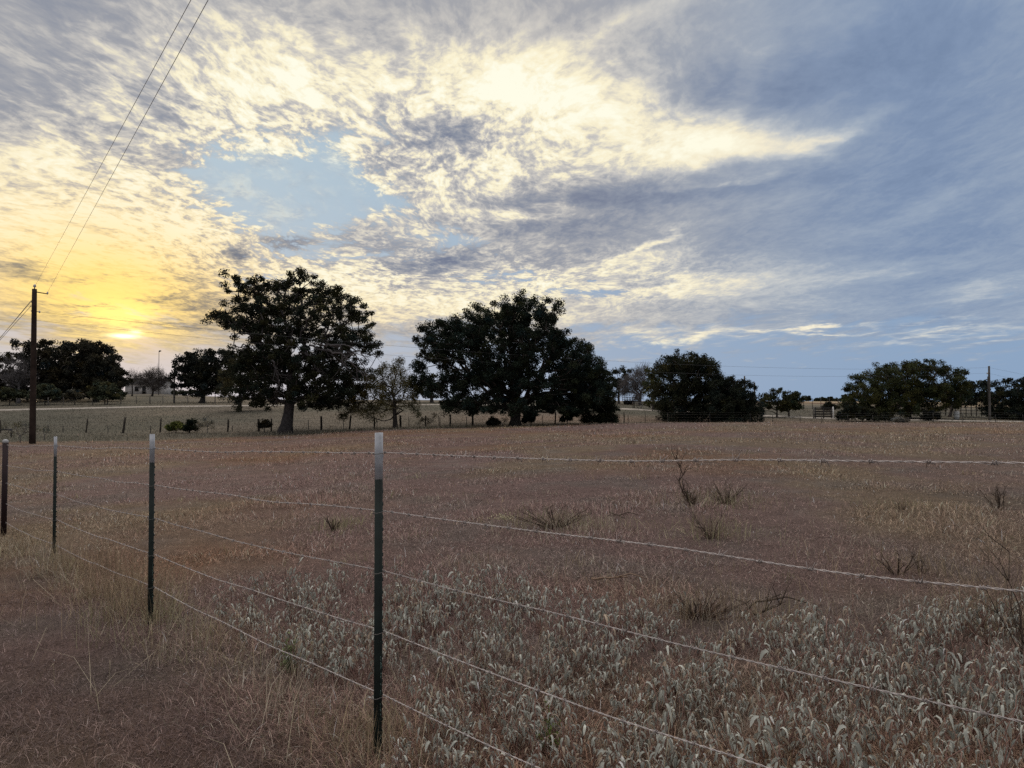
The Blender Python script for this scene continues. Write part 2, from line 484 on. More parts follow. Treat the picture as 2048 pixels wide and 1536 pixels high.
def patches(x, y):
    """rust, plum and straw coloured patches of the dead grass -> rgb albedo factor"""
    n1 = fbm(x, y, .10, 31, 4); n2 = fbm(x, y, .22, 41, 4); n3 = fbm(x, y, 1.1, 51, 3)
    plum = np.array([.300, .208, .185]); rust = np.array([.320, .195, .120]); straw = np.array([.325, .255, .165]); grey = np.array([.260, .228, .200])
    w_r = np.clip((n1 - .50) * 7, 0, 1); w_s = np.clip((n2 - .53) * 7, 0, 1); w_g = np.clip((n3 - .55) * 5, 0, .8)
    c = plum + (rust - plum) * w_r[..., None] * .75
    right = np.clip((x - .10 * y) / (6 + .25 * y), 0, 1)
    w_s = np.clip(w_s + right * .45 * (n1 > 0) , 0, 1)
    c = c + (straw - c) * w_s[..., None] * .65
    c = c + (grey - c) * w_g[..., None] * .6
    spots = [(-11.8, 33, 11, 7, .8), (-2.8, 7.3, 1.1, .8, .75), (-3.6, 12, 1.6, 1.4, .55), (2, 42, 9, 5, .5), (.9, 5.6, .7, .4, .6), (-7, 25, 4, 3, .4)]
    orange = np.array([.360, .200, .115])
    for (sx, sy, rx, ry, w) in spots:
        g = w * np.exp(-((x - sx) / rx) ** 2 - ((y - sy) / ry) ** 2) * np.clip(.4 + 1.2 * n3, 0, 1.2)
        c = c + (orange - c) * np.clip(g * .4, 0, 1)[..., None]
    return c

def ground_rgb(x, y):
    c = patches(x, y)
    p1 = np.array([.130, .122, .094]); p2 = np.array([.180, .155, .120])
    n = fbm(x, y, .05, 61, 4)
    far = p1 + (p2 - p1) * np.clip((n - .4) * 4, 0, 1)[..., None]
    r = np.hypot(x, y)
    gold = np.array([.36, .28, .18]); wg = np.clip((r - 150) / 60, 0, 1) * (x > 20)
    far = far + (gold - far) * wg[..., None]
    brown = np.array([.27, .19, .14]); wb = np.clip(1 - np.abs(r - 74) / 14, 0, 1) * np.clip((x + 8) / 8, 0, 1)
    far = far + (brown - far) * wb[..., None] * .7
    z = zone(x, y)[..., None]
    return c * (1 - z) * .62 + far * z

def build_ground():
    na, nr = len(AZG) - 1, len(RAD)
    a = np.radians(AZG[:-1])
    X = np.sin(a)[:, None] * RAD[None]; Y = np.cos(a)[:, None] * RAD[None]
    V = np.stack([X, Y, HG[:-1]], -1).reshape(-1, 3)
    i = np.arange(na)[:, None]; j = np.arange(nr - 1)[None]; i2 = (i + 1) % na
    q = np.stack([i * nr + j, i2 * nr + j, i2 * nr + j + 1, i * nr + j + 1], -1)
    q = q[:, ::1].reshape(-1, 4)[:, ::-1]
    col = ground_rgb(X, Y).reshape(-1, 3)
    m = bpy.data.materials.new('dry_earth'); m.use_nodes = True
    nt = m.node_tree; b = nt.nodes['Principled BSDF']; b.inputs['Roughness'].default_value = .95; b.inputs['Specular IOR Level'].default_value = .05
    at_ = nt.nodes.new('ShaderNodeAttribute'); at_.attribute_name = 'tone'
    g = nt.nodes.new('ShaderNodeTexCoord')
    def nz(sc, det, r=.6):
        n = nt.nodes.new('ShaderNodeTexNoise'); n.inputs['Scale'].default_value = sc; n.inputs['Detail'].default_value = det; n.inputs['Roughness'].default_value = r
        nt.links.new(g.outputs['Object'], n.inputs['Vector']); return n.outputs[0]
    def mr(s_, lo, hi):
        q_ = nt.nodes.new('ShaderNodeMapRange'); q_.inputs[1].default_value = .3; q_.inputs[2].default_value = .7; q_.inputs[3].default_value = lo; q_.inputs[4].default_value = hi
        nt.links.new(s_, q_.inputs[0]); return q_.outputs[0]
    def mul(a_, b_):
        q_ = nt.nodes.new('ShaderNodeMath'); q_.operation = 'MULTIPLY'; nt.links.new(a_, q_.inputs[0]); nt.links.new(b_, q_.inputs[1]); return q_.outputs[0]
    t = mul(mul(mr(nz(70, 9, .75), .35, 1.45), mr(nz(3.1, 6), .8, 1.2)), mr(nz(.35, 5), .85, 1.15))
    s_ = nt.nodes.new('ShaderNodeVectorMath'); s_.operation = 'SCALE'
    nt.links.new(at_.outputs['Color'], s_.inputs[0]); nt.links.new(t, s_.inputs['Scale'])
    nt.links.new(s_.outputs[0], b.inputs['Base Color'])
    bp = nt.nodes.new('ShaderNodeBump'); bp.inputs['Strength'].default_value = 1.0; bp.inputs['Distance'].default_value = .03
    nt.links.new(nz(48, 9, .75), bp.inputs['Height']); nt.links.new(bp.outputs[0], b.inputs['Normal'])
    me = mesh_np('ground', V, [q], m, col, True)
    o = bpy.data.objects.new('ground', me); COL.objects.link(o)
    tag(o, 'rolling pasture ground of dry brown and grey green grassland', 'ground', kind='structure')
build_ground()

def road(name, pts, width, label):
    """pts: (photo px, distance) along the road centre"""
    P_ = np.array([((px - 1024) / FPX * Y, Y) for px, Y in pts])
    t = np.linspace(0, len(P_) - 1, 160)
    cx = np.interp(t, range(len(P_)), P_[:, 0]); cy = np.interp(t, range(len(P_)), P_[:, 1])
    tx, ty = np.gradient(cx), np.gradient(cy); l = np.hypot(tx, ty); nx, ny = -ty / l, tx / l
    V, ncross = [], 7
    wob = (fbm(cx, cy, .2, 77, 3) - .5) * .8
    for s_ in np.linspace(-1, 1, ncross):
        x = cx + nx * s_ * (width + wob) / 2; y = cy + ny * s_ * (width + wob) / 2
        V.append(np.stack([x, y, ground_z(x, y) + .06 - .05 * abs(s_) ** 3], -1))
    V = np.stack(V, 1).reshape(-1, 3)
    i = np.arange(159)[:, None] * ncross; j = np.arange(ncross - 1)[None]
    q = np.stack([i + j, i + ncross + j, i + ncross + j + 1, i + j + 1], -1).reshape(-1, 4)
    me = mesh_np(name, V, [q], mat('pale_gravel', (.40, .36, .31), .95, .05, False, .2, 1.2), None, True)
    o = bpy.data.objects.new(name, me); COL.objects.link(o)
    tag(o, label, 'dirt road', kind='structure')
road('dirt_road', [(-700, 96), (0, 100), (250, 101), (500, 102), (740, 103), (890, 103), (1030, 102), (1240, 98), (1400, 92), (1540, 86), (1640, 82), (1760, 79), (1900, 77), (2050, 76), (2600, 74)], 3.6,
     'pale dirt road running across the pasture behind the trees')
# ------------------------------------------------------------------ near barbed wire fence
M_GALV = mat('weathered_wire', (.52, .47, .44), .7, .2, True, .2, 30, 0)
M_TGREEN = mat('dark_green_paint', (.014, .022, .019), .6, .3, True, .35, 14)
M_TTIP = mat('white_post_paint', (.46, .48, .51), .6, .3, True, .25, 22)
M_RUST = mat('dark_red_pipe', (.018, .007, .008), .6, .3, True, .3, 9)
M_CAP = mat('pale_cap', (.42, .42, .42), .6, .3)
M_STEEL = mat('clip_steel', (.16, .15, .14), .5, .4, True, 0, 5, .5)

FENCE = bpy.data.objects.new('barbed_wire_fence', None); COL.objects.link(FENCE)
tag(FENCE, 'five strand barbed wire fence on dark green metal posts with white tips', 'fence')
PX = [(762, 865, 3.14), (308, 868, 5.23), (114, 873, 8.02)]      # near posts: top pixel and distance
TOPS = [at(*p) for p in PX]
CORNER = at(11, 879, 10.2)
fdir = (Vector((TOPS[1].x, TOPS[1].y, 0)) - Vector((TOPS[0].x, TOPS[0].y, 0))).normalized()
fnor = Vector((fdir.y, -fdir.x, 0))          # towards the field
if fnor.y < 0: fnor = -fnor

def t_post(top, white=.197, turn=0.0):
    """studded steel T post: face towards the field, stem behind it"""
    base = gz(top.x, top.y) - .35
    n = Vector((fnor.x, fnor.y, 0)); n.rotate(__import__('mathutils').Euler((0, 0, turn)))
    s_ = Vector((-n.y, n.x, 0))
    w, tk, st = .0155, .0045, .029
    prof = [(-w, 0), (w, 0), (w, -tk), (.0035, -tk - .002), (.0028, -st), (-.0028, -st), (-.0035, -tk - .002), (-w, -tk)]
    def ex(mb, z0, z1, steps, col=(1, 1, 1)):
        zs = np.linspace(z0, z1, steps)
        V = np.array([[top.x + s_.x * a + n.x * b, top.y + s_.y * a + n.y * b, z] for z in zs for a, b in prof])
        k = len(prof); i = np.arange(steps - 1)[:, None] * k; j = np.arange(k)[None]; j2 = (j + 1) % k
        mb.add(V, [np.stack([i + j, i + j2, i + k + j2, i + k + j], -1).reshape(-1, 4), np.arange(k)[None, ::-1], (np.arange(k) + (steps - 1) * k)[None]], col)
    mb = MB(); ex(mb, base, top.z - white, 2)
    z = base + .4
    Mx = np.eye(4); Mx[:3, 0] = s_; Mx[:3, 1] = n; Mx[:3, 2] = (0, 0, 1)
    while z < top.z - white - .02:
        Mx[:3, 3] = (top.x, top.y, z)
        mb.box((-.0075, -.001, -.007), (.0075, .0085, .007), Mx)
        z += .053
    # paint chips low on the face towards the road
    for _ in range(26):
        zz = base + .35 + abs(rng.normal(.30, .14)); Mx[:3, 3] = (top.x, top.y, zz)
        sx = rng.uniform(-.016, -.010); h = rng.uniform(.002, .007)
        mb.box((sx, -tk - .0012, -h), (sx + rng.uniform(.002, .005), -tk + .001, h), Mx, (9, 9, 9))
    post = mb.build('post', M_TGREEN, FENCE)
    tp = MB(); ex(tp, top.z - white, top.z, 2)
    Mx[:3, 3] = (top.x, top.y, top.z - white * .5)
    tp.box((-.0075, -.001, -.007), (.0075, .0085, .007), Mx)
    tp.build('white_tip', M_TTIP, post)
    return post, n, s_

POSTS = [t_post(p, w_, tn) for p, w_, tn in zip(TOPS, (.197, .20, .215), (0.0, .08, -.1))]
# corner post: dark red pipe with a domed pale cap
mb = MB(); cb = gz(CORNER.x, CORNER.y) - .3
mb.tube([(CORNER.x - .008, CORNER.y, cb), (CORNER.x, CORNER.y, CORNER.z - .03)], [.035, .035], 14)
cpost = mb.build('corner_post', M_RUST, FENCE, True); cpost['label'] = 'dark red round pipe post with pale domed cap'
mb = MB(); mb.tube([(CORNER.x, CORNER.y, CORNER.z - .05), (CORNER.x, CORNER.y, CORNER.z - .02), (CORNER.x, CORNER.y, CORNER.z - .005), (CORNER.x, CORNER.y, CORNER.z + .006)], [.038, .038, .030, .008], 14)
mb.build('cap', M_CAP, cpost, True)

# wire heights read at the right picture edge, the three posts and the corner
WY = [
    # right end (px, py), P1, P2, P3, corner
    [(2048, 921), 905, 896.5, 890.6, 890],
    [(2048, 1176), 1022, 970.6, 942.7, 931],
    [(1950, 1412), 1142, 1036.6, 989.7, 966],
    [(1530, 1524), 1262, 1109, 1040, 1007],
    [(1100, 1532), 1390, 1174, 1091, 1044],
]
def on_line(px):
    """distance at which the fence line crosses a photo column"""
    p = Vector((TOPS[0].x, TOPS[0].y)); k = (px - 1024) / FPX
    t = (k * p.y - p.x) / (fdir.x - k * fdir.y)
    return p.y + t * fdir.y
def helix(path, r, pitch, ph):
    t = np.gradient(path, axis=0); t /= np.linalg.norm(t, axis=1)[:, None]
    a = np.cross(t, [0, 0, 1.0]); a /= np.linalg.norm(a, axis=1)[:, None]; b = np.cross(t, a)
    s_ = np.concatenate([[0], np.cumsum(np.linalg.norm(np.diff(path, axis=0), axis=1))])
    an = s_ / pitch * 2 * np.pi + ph
    return path + r * (np.cos(an)[:, None] * a + np.sin(an)[:, None] * b), t, a, b, s_

NEXT = Vector((TOPS[0].x - fdir.x * 3.0, TOPS[0].y - fdir.y * 3.0, 0))
_e = at(2048, 921, on_line(2048)); _w = at(PX[0][0], 905, PX[0][2]).z
NEXT.z = _w + (_e.z - _w) / (Vector((_e.x - TOPS[0].x, _e.y - TOPS[0].y)).length) * 3.0 + .085
t_post(NEXT, .2, .05)
off = np.array([fnor.x, fnor.y, 0]) * .012
for wi, row in enumerate(WY):
    (rx, ry) = row[0]
    knots = []
    e = np.array(at(rx, ry, on_line(rx)))
    p1 = np.array([TOPS[0].x, TOPS[0].y, at(PX[0][0], row[1], PX[0][2]).z])
    nxt = p1 + (e - p1) / np.linalg.norm((e - p1)[:2]) * 3.0          # the wire goes on to the next post, out of the picture
    knots.append(nxt); knots.append(p1)
    for q in (1, 2): knots.append(np.array([TOPS[q].x, TOPS[q].y, at(PX[q][0], row[q + 1], PX[q][2]).z]))
    c4 = np.array([CORNER.x, CORNER.y, at(10, row[4], 10.2).z]); knots.append(c4)
    knots.append(c4 + np.array([-3.0, 1.2, -.15]))
    path = []
    for a, b in zip(knots[:-1], knots[1:]):
        L = np.linalg.norm(b - a); n = int(L / .011)
        t = np.linspace(0, 1, n, endpoint=False)[:, None]
        q = a + (b - a) * t
        q[:, 2] -= (4 * t * (1 - t)).ravel() * .012 * (1 + .5 * wi * rng.random())
        q += np.stack([np.zeros(n), np.zeros(n), (vnoise(t.ravel() * L, t.ravel() * 0, 1.7, wi + 3) - .5) * .018 * np.sin(t.ravel() * np.pi)], -1)
        path.append(q)
    path = np.concatenate(path) + off
    mb = MB()
    tones = rng.uniform(.85, 1.15)
    for ph in (0, math.pi):
        h, t, a, b, s_ = helix(path, .0016, .055, ph)
        mb.tube(h, .00115, 5, (tones, tones, tones))
    d = .06
    while d < s_[-1] - .05:                      # two-point barbs
        i = int(np.searchsorted(s_, d)); c = path[i]; t0, a0, b0 = t[i], a[i], b[i]
        ph = rng.uniform(0, 6.28)
        an = np.linspace(0, 4 * np.pi, 17) + ph
        coil = c + np.linspace(-.006, .006, 17)[:, None] * t0 + .0042 * (np.cos(an)[:, None] * a0 + np.sin(an)[:, None] * b0)
        d0 = np.cos(an[0]) * b0 - np.sin(an[0]) * a0; d1 = np.cos(an[-1]) * b0 - np.sin(an[-1]) * a0
        coil = np.concatenate([[coil[0] + d0 * .017 - t0 * .005], coil, [coil[-1] - d1 * -.017 + t0 * .005]])
        mb.tube(coil, np.r_[.0006, np.full(17, .0015), .0006], 4, (.62, .6, .6))
        d += .118 + rng.normal(0, .006)
    w = mb.build('wire', M_GALV, FENCE, True)
    # clips round the posts
    for q in range(3):
        c = knots[q + 1]; post, n, s2 = POSTS[q]
        n_ = np.array(n); s3 = np.array(s2)
        loop = [c + n_ * .012 + s3 * .045, c + n_ * .012 + s3 * .024, c - n_ * .030 + s3 * .021 - np.array([0, 0, .004]), c - n_ * .040 - np.array([0, 0, .006]),
                c - n_ * .030 - s3 * .021 - np.array([0, 0, .004]), c + n_ * .012 - s3 * .024, c + n_ * .015 - s3 * .045]
        cb_ = MB(); cb_.tube(loop, .0016, 5); cb_.build('clip', M_STEEL, post)
# ------------------------------------------------------------------ trees and shrubs
M_BARK = mat('oak_bark', (.075, .065, .058), .95, .05, True, .4, 5)
M_GREYBARK = mat('grey_dead_wood', (.13, .12, .12), .95, .05, True, .3, 5)
M_PALEBARK = mat('pale_oak_bark', (.095, .085, .083), .95, .05, True, .35, 4)
M_LEAF = {}
def leafmat(c):
    if c not in M_LEAF: M_LEAF[c] = mat('leaves', c, .85, .05, True, 0, 1, 0, .12)
    return M_LEAF[c]

def leaf_quads(mb, centres, size, aspect, tones, droop=0.0, r=None):
    r = r or rng
    n = len(centres)
    nrm = r.normal(size=(n, 3)); nrm[:, 2] += .5; nrm /= np.linalg.norm(nrm, axis=1)[:, None]
    d = r.normal(size=(n, 3)); d[:, 2] -= droop
    d -= nrm * (d * nrm).sum(1)[:, None]; d /= np.linalg.norm(d, axis=1)[:, None] + 1e-9
    e = np.cross(nrm, d)
    s_ = (size * r.uniform(.6, 1.35, n))[:, None]
    bend = nrm * s_ * .12
    v = np.stack([centres - d * s_ * .5, centres + e * s_ * aspect * .5 + bend, centres + d * s_ * .5, centres - e * s_ * aspect * .5 + bend], 1)
    q = np.arange(n * 4).reshape(n, 4)
    c = np.repeat(tones, 4, axis=0)
    mb.add(v.reshape(-1, 3), [q], c)

def skeleton(root_pts, attract, step, r_tip, expo, trunk_r, wander, r):
    """branches that join every leaf clump to the trunk"""
    P_ = [np.array(p, float) for p in root_pts]; par = [-1] + list(range(len(root_pts) - 1))
    dist = [0.0]
    for i in range(1, len(P_)): dist.append(dist[-1] + np.linalg.norm(P_[i] - P_[i - 1]))
    fork = max(1, len(P_) // 2)
    Pa = np.zeros((len(P_) + len(attract) * 40 + 10, 3)); Pa[:len(P_)] = P_
    Da = np.zeros(len(Pa)); Da[:len(P_)] = dist
    n = len(P_); usable0 = fork
    order = np.argsort(np.linalg.norm(attract - Pa[n - 1], axis=1))
    tips = []
    for k in order:
        a = attract[k]
        dd = np.linalg.norm(Pa[usable0:n] - a, axis=1)
        cost = dd + .35 * Da[usable0:n] + .5 * np.maximum(0, Pa[usable0:n, 2] - a[2])
        j = int(np.argmin(cost)) + usable0
        L = np.linalg.norm(a - Pa[j])
        m = max(1, min(36, int(L / step)))
        off = r.normal(size=3) * L * wander; off[2] += L * .10
        prev = j
        for q in range(1, m + 1):
            t = q / m
            p = Pa[j] + (a - Pa[j]) * t + off * math.sin(t * math.pi) + r.normal(size=3) * step * .10 * (q < m)
            Pa[n] = p; par.append(prev); Da[n] = Da[prev] + np.linalg.norm(p - Pa[prev]); prev = n; n += 1
        tips.append(prev)
    cnt = np.zeros(n)
    for t in tips: cnt[t] += 1
    for i in range(n - 1, 0, -1): cnt[par[i]] += cnt[i]
    rad = r_tip * np.maximum(cnt, 1) ** expo
    nt_ = len(root_pts)
    tr = np.linspace(1, .62, nt_) * trunk_r
    rad[:nt_] = tr
    rad[nt_:] = np.minimum(rad[nt_:], trunk_r * .55)
    idx = np.arange(1, n); pi = np.array(par[1:n])
    return Pa[pi], Pa[idx], np.minimum(rad[pi], rad[idx] * 1.9), rad[idx], idx < nt_, Pa[:nt_], rad[:nt_]

def tree(name, label, cat, base, Y, blobs, *, fork=None, trunk_r=.2, leaf=(.045, .055, .03), size=.15, aspect=.55, clump=.45, per=90, dens=1.0,
         depth=.8, seed=1, group=None, bark=None, twig=.014, expo=.46, wander=.12, step=.5, droop=0.0, bare=False, tone=.35, lean=0.0, skin=0.0, sink=.15, thin=1.0, stems=None):
    r = np.random.default_rng(seed + 1000)
    k = Y / FPX
    bx = (base[0] - 1024) * k
    bz = gz(bx, Y)
    loc = Vector((bx, Y, bz))
    root = thing(name, loc, label, cat, group)
    B = np.array([[(b[0] - 1024) * k, at(b[0], b[1], Y).z, b[2] * k] for b in blobs])
    cx = (B[:, 0] * B[:, 2]).sum() / B[:, 2].sum(); W = max(np.abs(B[:, 0] - cx) + B[:, 2]) * 1.03
    pts = []
    for (x, z, rr) in B:
        hd = depth * W * math.sqrt(max(.06, 1 - ((x - cx) / W) ** 2))
        hd = max(hd, rr * .8)
        vol = math.pi * rr * rr * max(2 * hd, clump)
        n = int(dens * vol / (clump ** 3 * 20))
        n = max(2, n, int(dens * 3.6 * (rr / clump) ** 2))
        ang = r.uniform(0, 6.283, n); q = np.sqrt(r.uniform(0, 1, n)) * max(rr - clump * .5, rr * .45)
        yy = r.uniform(-1, 1, n) * hd
        if skin: yy = -hd * (.55 + .45 * np.sqrt(np.maximum(0, 1 - (q / rr) ** 2))) * np.where(r.random(n) < skin, 1, r.uniform(-1, 1, n))
        pts.append(np.stack([x + np.cos(ang) * q, Y + yy, z + np.sin(ang) * q], -1))
    A = np.concatenate(pts)
    A[:, 2] = np.maximum(A[:, 2], ground_z(A[:, 0], A[:, 1]) + .25)
    # trunk
    if fork is None: fork = (base[0] + lean, base[1] - (base[1] - np.min([b[1] for b in blobs])) * .4)
    fz = at(fork[0], fork[1], Y).z; fx = (fork[0] - 1024) * k
    t = np.linspace(0, 1, 7)
    tp = np.stack([bx + (fx - bx) * t + np.sin(t * 3.1) * .03 * (fz - bz) * r.normal(), Y + .05 * np.sin(t * 4) * (fz - bz) * .3, bz - sink + (fz - bz + sink) * t], -1)
    p0, p1, r0, r1, istr, trp, trr = skeleton(tp, A, step, twig, expo, trunk_r, wander, r)
    o = np.array(loc)
    bm = bark or M_BARK
    mb = MB(); rr_ = trr.copy(); rr_[0] *= 1.55; rr_[1] *= 1.12
    mb.tube(trp, rr_, 10)
    tk = mb.build('trunk', bm, root, True, o)
    mb = MB(); s_ = ~istr
    mb.segs(p0[s_], p1[s_], r0[s_] * thin, r1[s_] * thin, 5)
    if bare:
        # fine twigs
        m = len(A) * per
        ci = r.integers(0, len(A), m); a = A[ci] + r.normal(size=(m, 3)) * clump * .35
        d = r.normal(size=(m, 3)); d += (A[ci] - np.array([fx, Y, fz])) / W * .8; d[:, 2] += .25; d /= np.linalg.norm(d, axis=1)[:, None]
        L = clump * r.uniform(.5, 1.5, m)[:, None]
        mid = a + d * L * .5 + r.normal(size=(m, 3)) * L * .12
        w = np.full(m, twig * .55)
        mb.segs(a, mid, w, w * .8, 3); mb.segs(mid, a + d * L, w * .8, w * .35, 3)
    mb.build('branches', bm, root, False, o)
    if not bare:
        m = len(A) * per
        ci = np.repeat(np.arange(len(A)), per)
        d = r.normal(size=(m, 3)); d /= np.linalg.norm(d, axis=1)[:, None]
        cr = clump * r.uniform(.65, 1.25, len(A))
        pos = A[ci] + d * (cr[ci] * r.uniform(0, 1, m) ** .55)[:, None] * np.array([1, 1, .75])
        pos[:, 2] -= droop * r.uniform(0, 1, m) ** 2 * clump
        ok = pos[:, 2] > ground_z(pos[:, 0], pos[:, 1]) + .03
        tn = .85 + tone * r.uniform(-1, 1, len(A))[ci][:, None] + .15 * r.normal(size=(m, 1))
        hue = 1 + np.array([.16, .05, -.12]) * r.normal(size=(len(A), 1))[ci]
        mb = MB(); leaf_quads(mb, pos[ok], size, aspect, np.clip(tn * hue, .25, 2.2)[ok], droop, r)
        mb.build('crown', leafmat(leaf), root, False, o)
    return root

# --- the lone oak with the dead limbs
OAK_B = [(610,566,22),(632,562,14),(598,592,24),(570,585,24),(545,578,18),(498,580,22),(520,588,24),(485,606,20),(474,600,14),(500,640,32),(535,640,46),(590,640,44),
 (650,604,30),(690,602,22),(676,585,14),(712,630,26),(736,645,11),(728,665,12),(660,655,42),(700,690,32),(735,692,20),(752,708,10),(530,690,40),(585,700,44),(640,720,48),
 (690,735,36),(545,735,40),(500,735,26),(640,775,38),(690,775,32),(715,755,26),(620,800,20),(515,775,28),(500,800,18),(505,815,10),(535,800,18),(460,634,14),(441,632,11),(430,634,7),(435,646,6),(470,648,12),(720,790,14),(660,812,10),(600,745,30),(640,800,24),(690,800,18),(555,775,24),(480,650,20),(555,715,30),(610,780,22)]
oak = tree('oak_tree', 'tall spreading oak with a wide bare trunk and pale dead limbs on its right', 'tree', (570, 866), 55, OAK_B, fork=(583, 742), trunk_r=.44, leaf=(.040, .046, .028), bark=M_PALEBARK,
     size=.135, aspect=.6, clump=.40, per=140, dens=.95, depth=.75, seed=3, twig=.018, expo=.47, wander=.16)
# pale dead limbs
def dead_limbs(parent, Y, chains, r0, twigs, seed, mtl=None):
    r = np.random.default_rng(seed); mb = MB(); o = np.array(parent.location)
    for ch in chains:
        pts = np.array([list(at(x, y, Y - 4.0 + i * .25)) for i, (x, y) in enumerate(ch)])
        t = np.linspace(0, len(pts) - 1, len(pts) * 5)
        p = np.stack([np.interp(t, range(len(pts)), pts[:, c]) for c in range(3)], -1)
        p += r.normal(size=p.shape) * .05
        mb.tube(p, np.linspace(r0, r0 * .3, len(p)), 5)
        for _ in range(twigs):
            i = r.integers(2, len(p)); d = r.normal(size=3); d[0] += .8; d[2] -= .35; d /= np.linalg.norm(d)
            L = r.uniform(.5, 1.5); m_ = p[i] + d * L * .5 + r.normal(size=3) * .12
            e = p[i] + d * L + r.normal(size=3) * .15
            mb.tube(np.array([p[i], m_, e]), [r0 * .35, r0 * .25, r0 * .12], 4, (.9, .9, .9))
            for _k in range(2):
                f = m_ + (e - m_) * r.random(); g = f + (d + r.normal(size=3) * .6) * .45
                mb.tube(np.array([f, g]), [r0 * .18, r0 * .08], 3, (.9, .9, .9))
    b = mb.build('dead_limbs', mtl or M_GREYBARK, parent, False, o); b['label'] = 'pale leafless dead limbs'
dead_limbs(oak, 55, [[(620,690),(640,698),(660,702),(672,715),(690,730),(705,750),(722,765)], [(640,690),(665,690),(690,698),(712,712),(728,735),(735,760)], [(600,705),(625,712),(632,730),(640,745),(660,760)],
   [(655,700),(685,710),(700,725),(715,742),(730,752)], [(545,720),(552,745),(560,770),(548,785),(552,800)], [(660,690),(690,690),(715,700),(738,722)]], .075, 9, 5)

tree('broadleaf_tree', 'large dense dark round tree standing in the middle of the fence line', 'tree', (1030, 855), 60,
     [(1045,618,22),(1010,630,26),(1075,616,18),(1098,632,22),(1088,650,22),(960,645,34),(912,660,26),(882,650,16),(865,662,18),(870,695,40),(838,735,18),(850,770,30),(920,715,66),(1000,695,76),(1070,695,58),
      (1112,680,24),(1135,718,42),(1168,705,26),(1185,735,24),(1193,750,12),(900,785,40),(960,785,48),(1040,785,58),(1120,775,58),(1170,770,40),(908,812,18),(945,812,22),(985,815,14),(1035,640,36),(1060,830,10),(1130,815,16),(1152,745,38),(1188,765,30),(1150,792,44),(1205,775,18)],
     fork=(1034, 770), trunk_r=.42, leaf=(.030, .042, .030), size=.135, aspect=.55, clump=.44, per=150, dens=1.15, depth=.72, seed=9, twig=.018, tone=.4)
tree('cedar_bush', 'dense dark evergreen bush at the right foot of the large round tree', 'bush', (1200, 850), 63,
     [(1192,790,34),(1215,795,24),(1225,815,14),(1190,820,36),(1212,830,24),(1175,838,18),(1228,838,12)], fork=(1200, 810), trunk_r=.14, leaf=(.034, .040, .026), size=.13, aspect=.35, clump=.36, per=100, dens=1.5, depth=.8, seed=12)
tree('mesquite_tree', 'feathery olive green tree with long low spreading limbs left of the large round tree', 'tree', (791, 860), 57,
     [(797,718,12),(800,735,16),(786,750,22),(765,735,18),(755,760,24),(785,785,34),(745,790,34),(815,780,22),(825,805,20),(705,812,24),(690,828,14),(735,825,20),(770,815,22),(840,825,10),(690,790,18),(710,780,20),(812,760,14)],
     fork=(788, 800), trunk_r=.20, leaf=(.135, .125, .060), size=.16, aspect=.24, clump=.5, per=130, dens=1.0, depth=.8, seed=14, twig=.013, droop=.5, tone=.25, wander=.2)

# --- left grove
tree('broad_oak', 'wide dark spreading tree behind the brown pole, at the left edge of the pasture', 'tree', (112, 800), 128,
     [(60,706,16),(100,700,20),(85,690,10),(140,702,24),(180,698,20),(205,705,18),(125,690,9),(165,690,9),(60,740,32),(110,740,42),(160,735,36),(34,725,14),(25,750,18),(5,752,16),(100,772,34),(150,768,30),(60,770,26),(-25,765,24),(15,775,16)],
     fork=(118, 760), trunk_r=.5, leaf=(.044, .042, .030), size=.34, aspect=.6, clump=.8, per=90, dens=1.5, depth=.6, seed=20, twig=.04)
tree('broad_oak', 'dark tree leaning towards the setting sun, right end of the left grove', 'tree', (192, 800), 124,
     [(220,728,18),(212,716,12),(240,745,12),(200,745,32),(232,762,20),(250,768,9),(180,770,30),(222,780,16),(195,775,20)],
     fork=(190, 765), trunk_r=.4, leaf=(.044, .042, .030), size=.34, aspect=.6, clump=.75, per=90, dens=1.4, depth=.6, seed=22, twig=.04, lean=6)
tree('dead_tree', 'bare grey dead tree left of the brown pole', 'tree', (37, 800), 119, [(38,735,24),(25,755,16),(50,755,16),(38,770,16)], fork=(37, 765), trunk_r=.25, bark=M_GREYBARK, bare=True, clump=.8, per=30, dens=1.0, seed=24, twig=.035)
for i, (bx, by, Y, bl, lb, c) in enumerate([
    (90, 800, 114, [(90,782,16),(72,788,12),(108,788,12)], 'low grey green bush under the wide spreading tree, right of the brown pole', (.075,.082,.050)),
    (20, 800, 114, [(22,788,14),(5,790,12),(38,790,9)], 'low grey green bush at the left picture edge behind the road', (.070,.078,.048)),
    (210, 802, 112, [(205,778,18),(222,782,18),(195,790,12),(238,790,9)], 'olive green bush in front of the tree leaning to the sun', (.088,.092,.052)),
    (150, 800, 114, [(150,788,10),(138,792,8),(163,792,8)], 'small dull bush between the grey green and the olive bush', (.085,.080,.058))]):
    tree('bush', lb, 'bush', (bx, by), Y, bl, trunk_r=.08, leaf=c, size=.28, aspect=.5, clump=.5, per=80, dens=2.0, depth=.8, seed=30 + i, twig=.02)
tree('bare_tree', 'thin leafless tree with a rounded crown in front of the house', 'tree', (304, 789), 158, [(288,754,13),(303,748,13),(320,752,14),(331,760,10),(285,768,10),(308,768,16),(325,775,9)], fork=(306, 772), trunk_r=.22,
     bare=True, clump=.9, per=34, dens=1.4, seed=36, twig=.04, thin=.8)
tree('bare_tree', 'small twiggy tree at the left gable of the house', 'tree', (264, 786), 160, [(264,750,9),(258,760,9),(270,758,8)], fork=(264, 768), trunk_r=.16, bare=True, clump=.8, per=34, dens=1.4, seed=37, twig=.03)
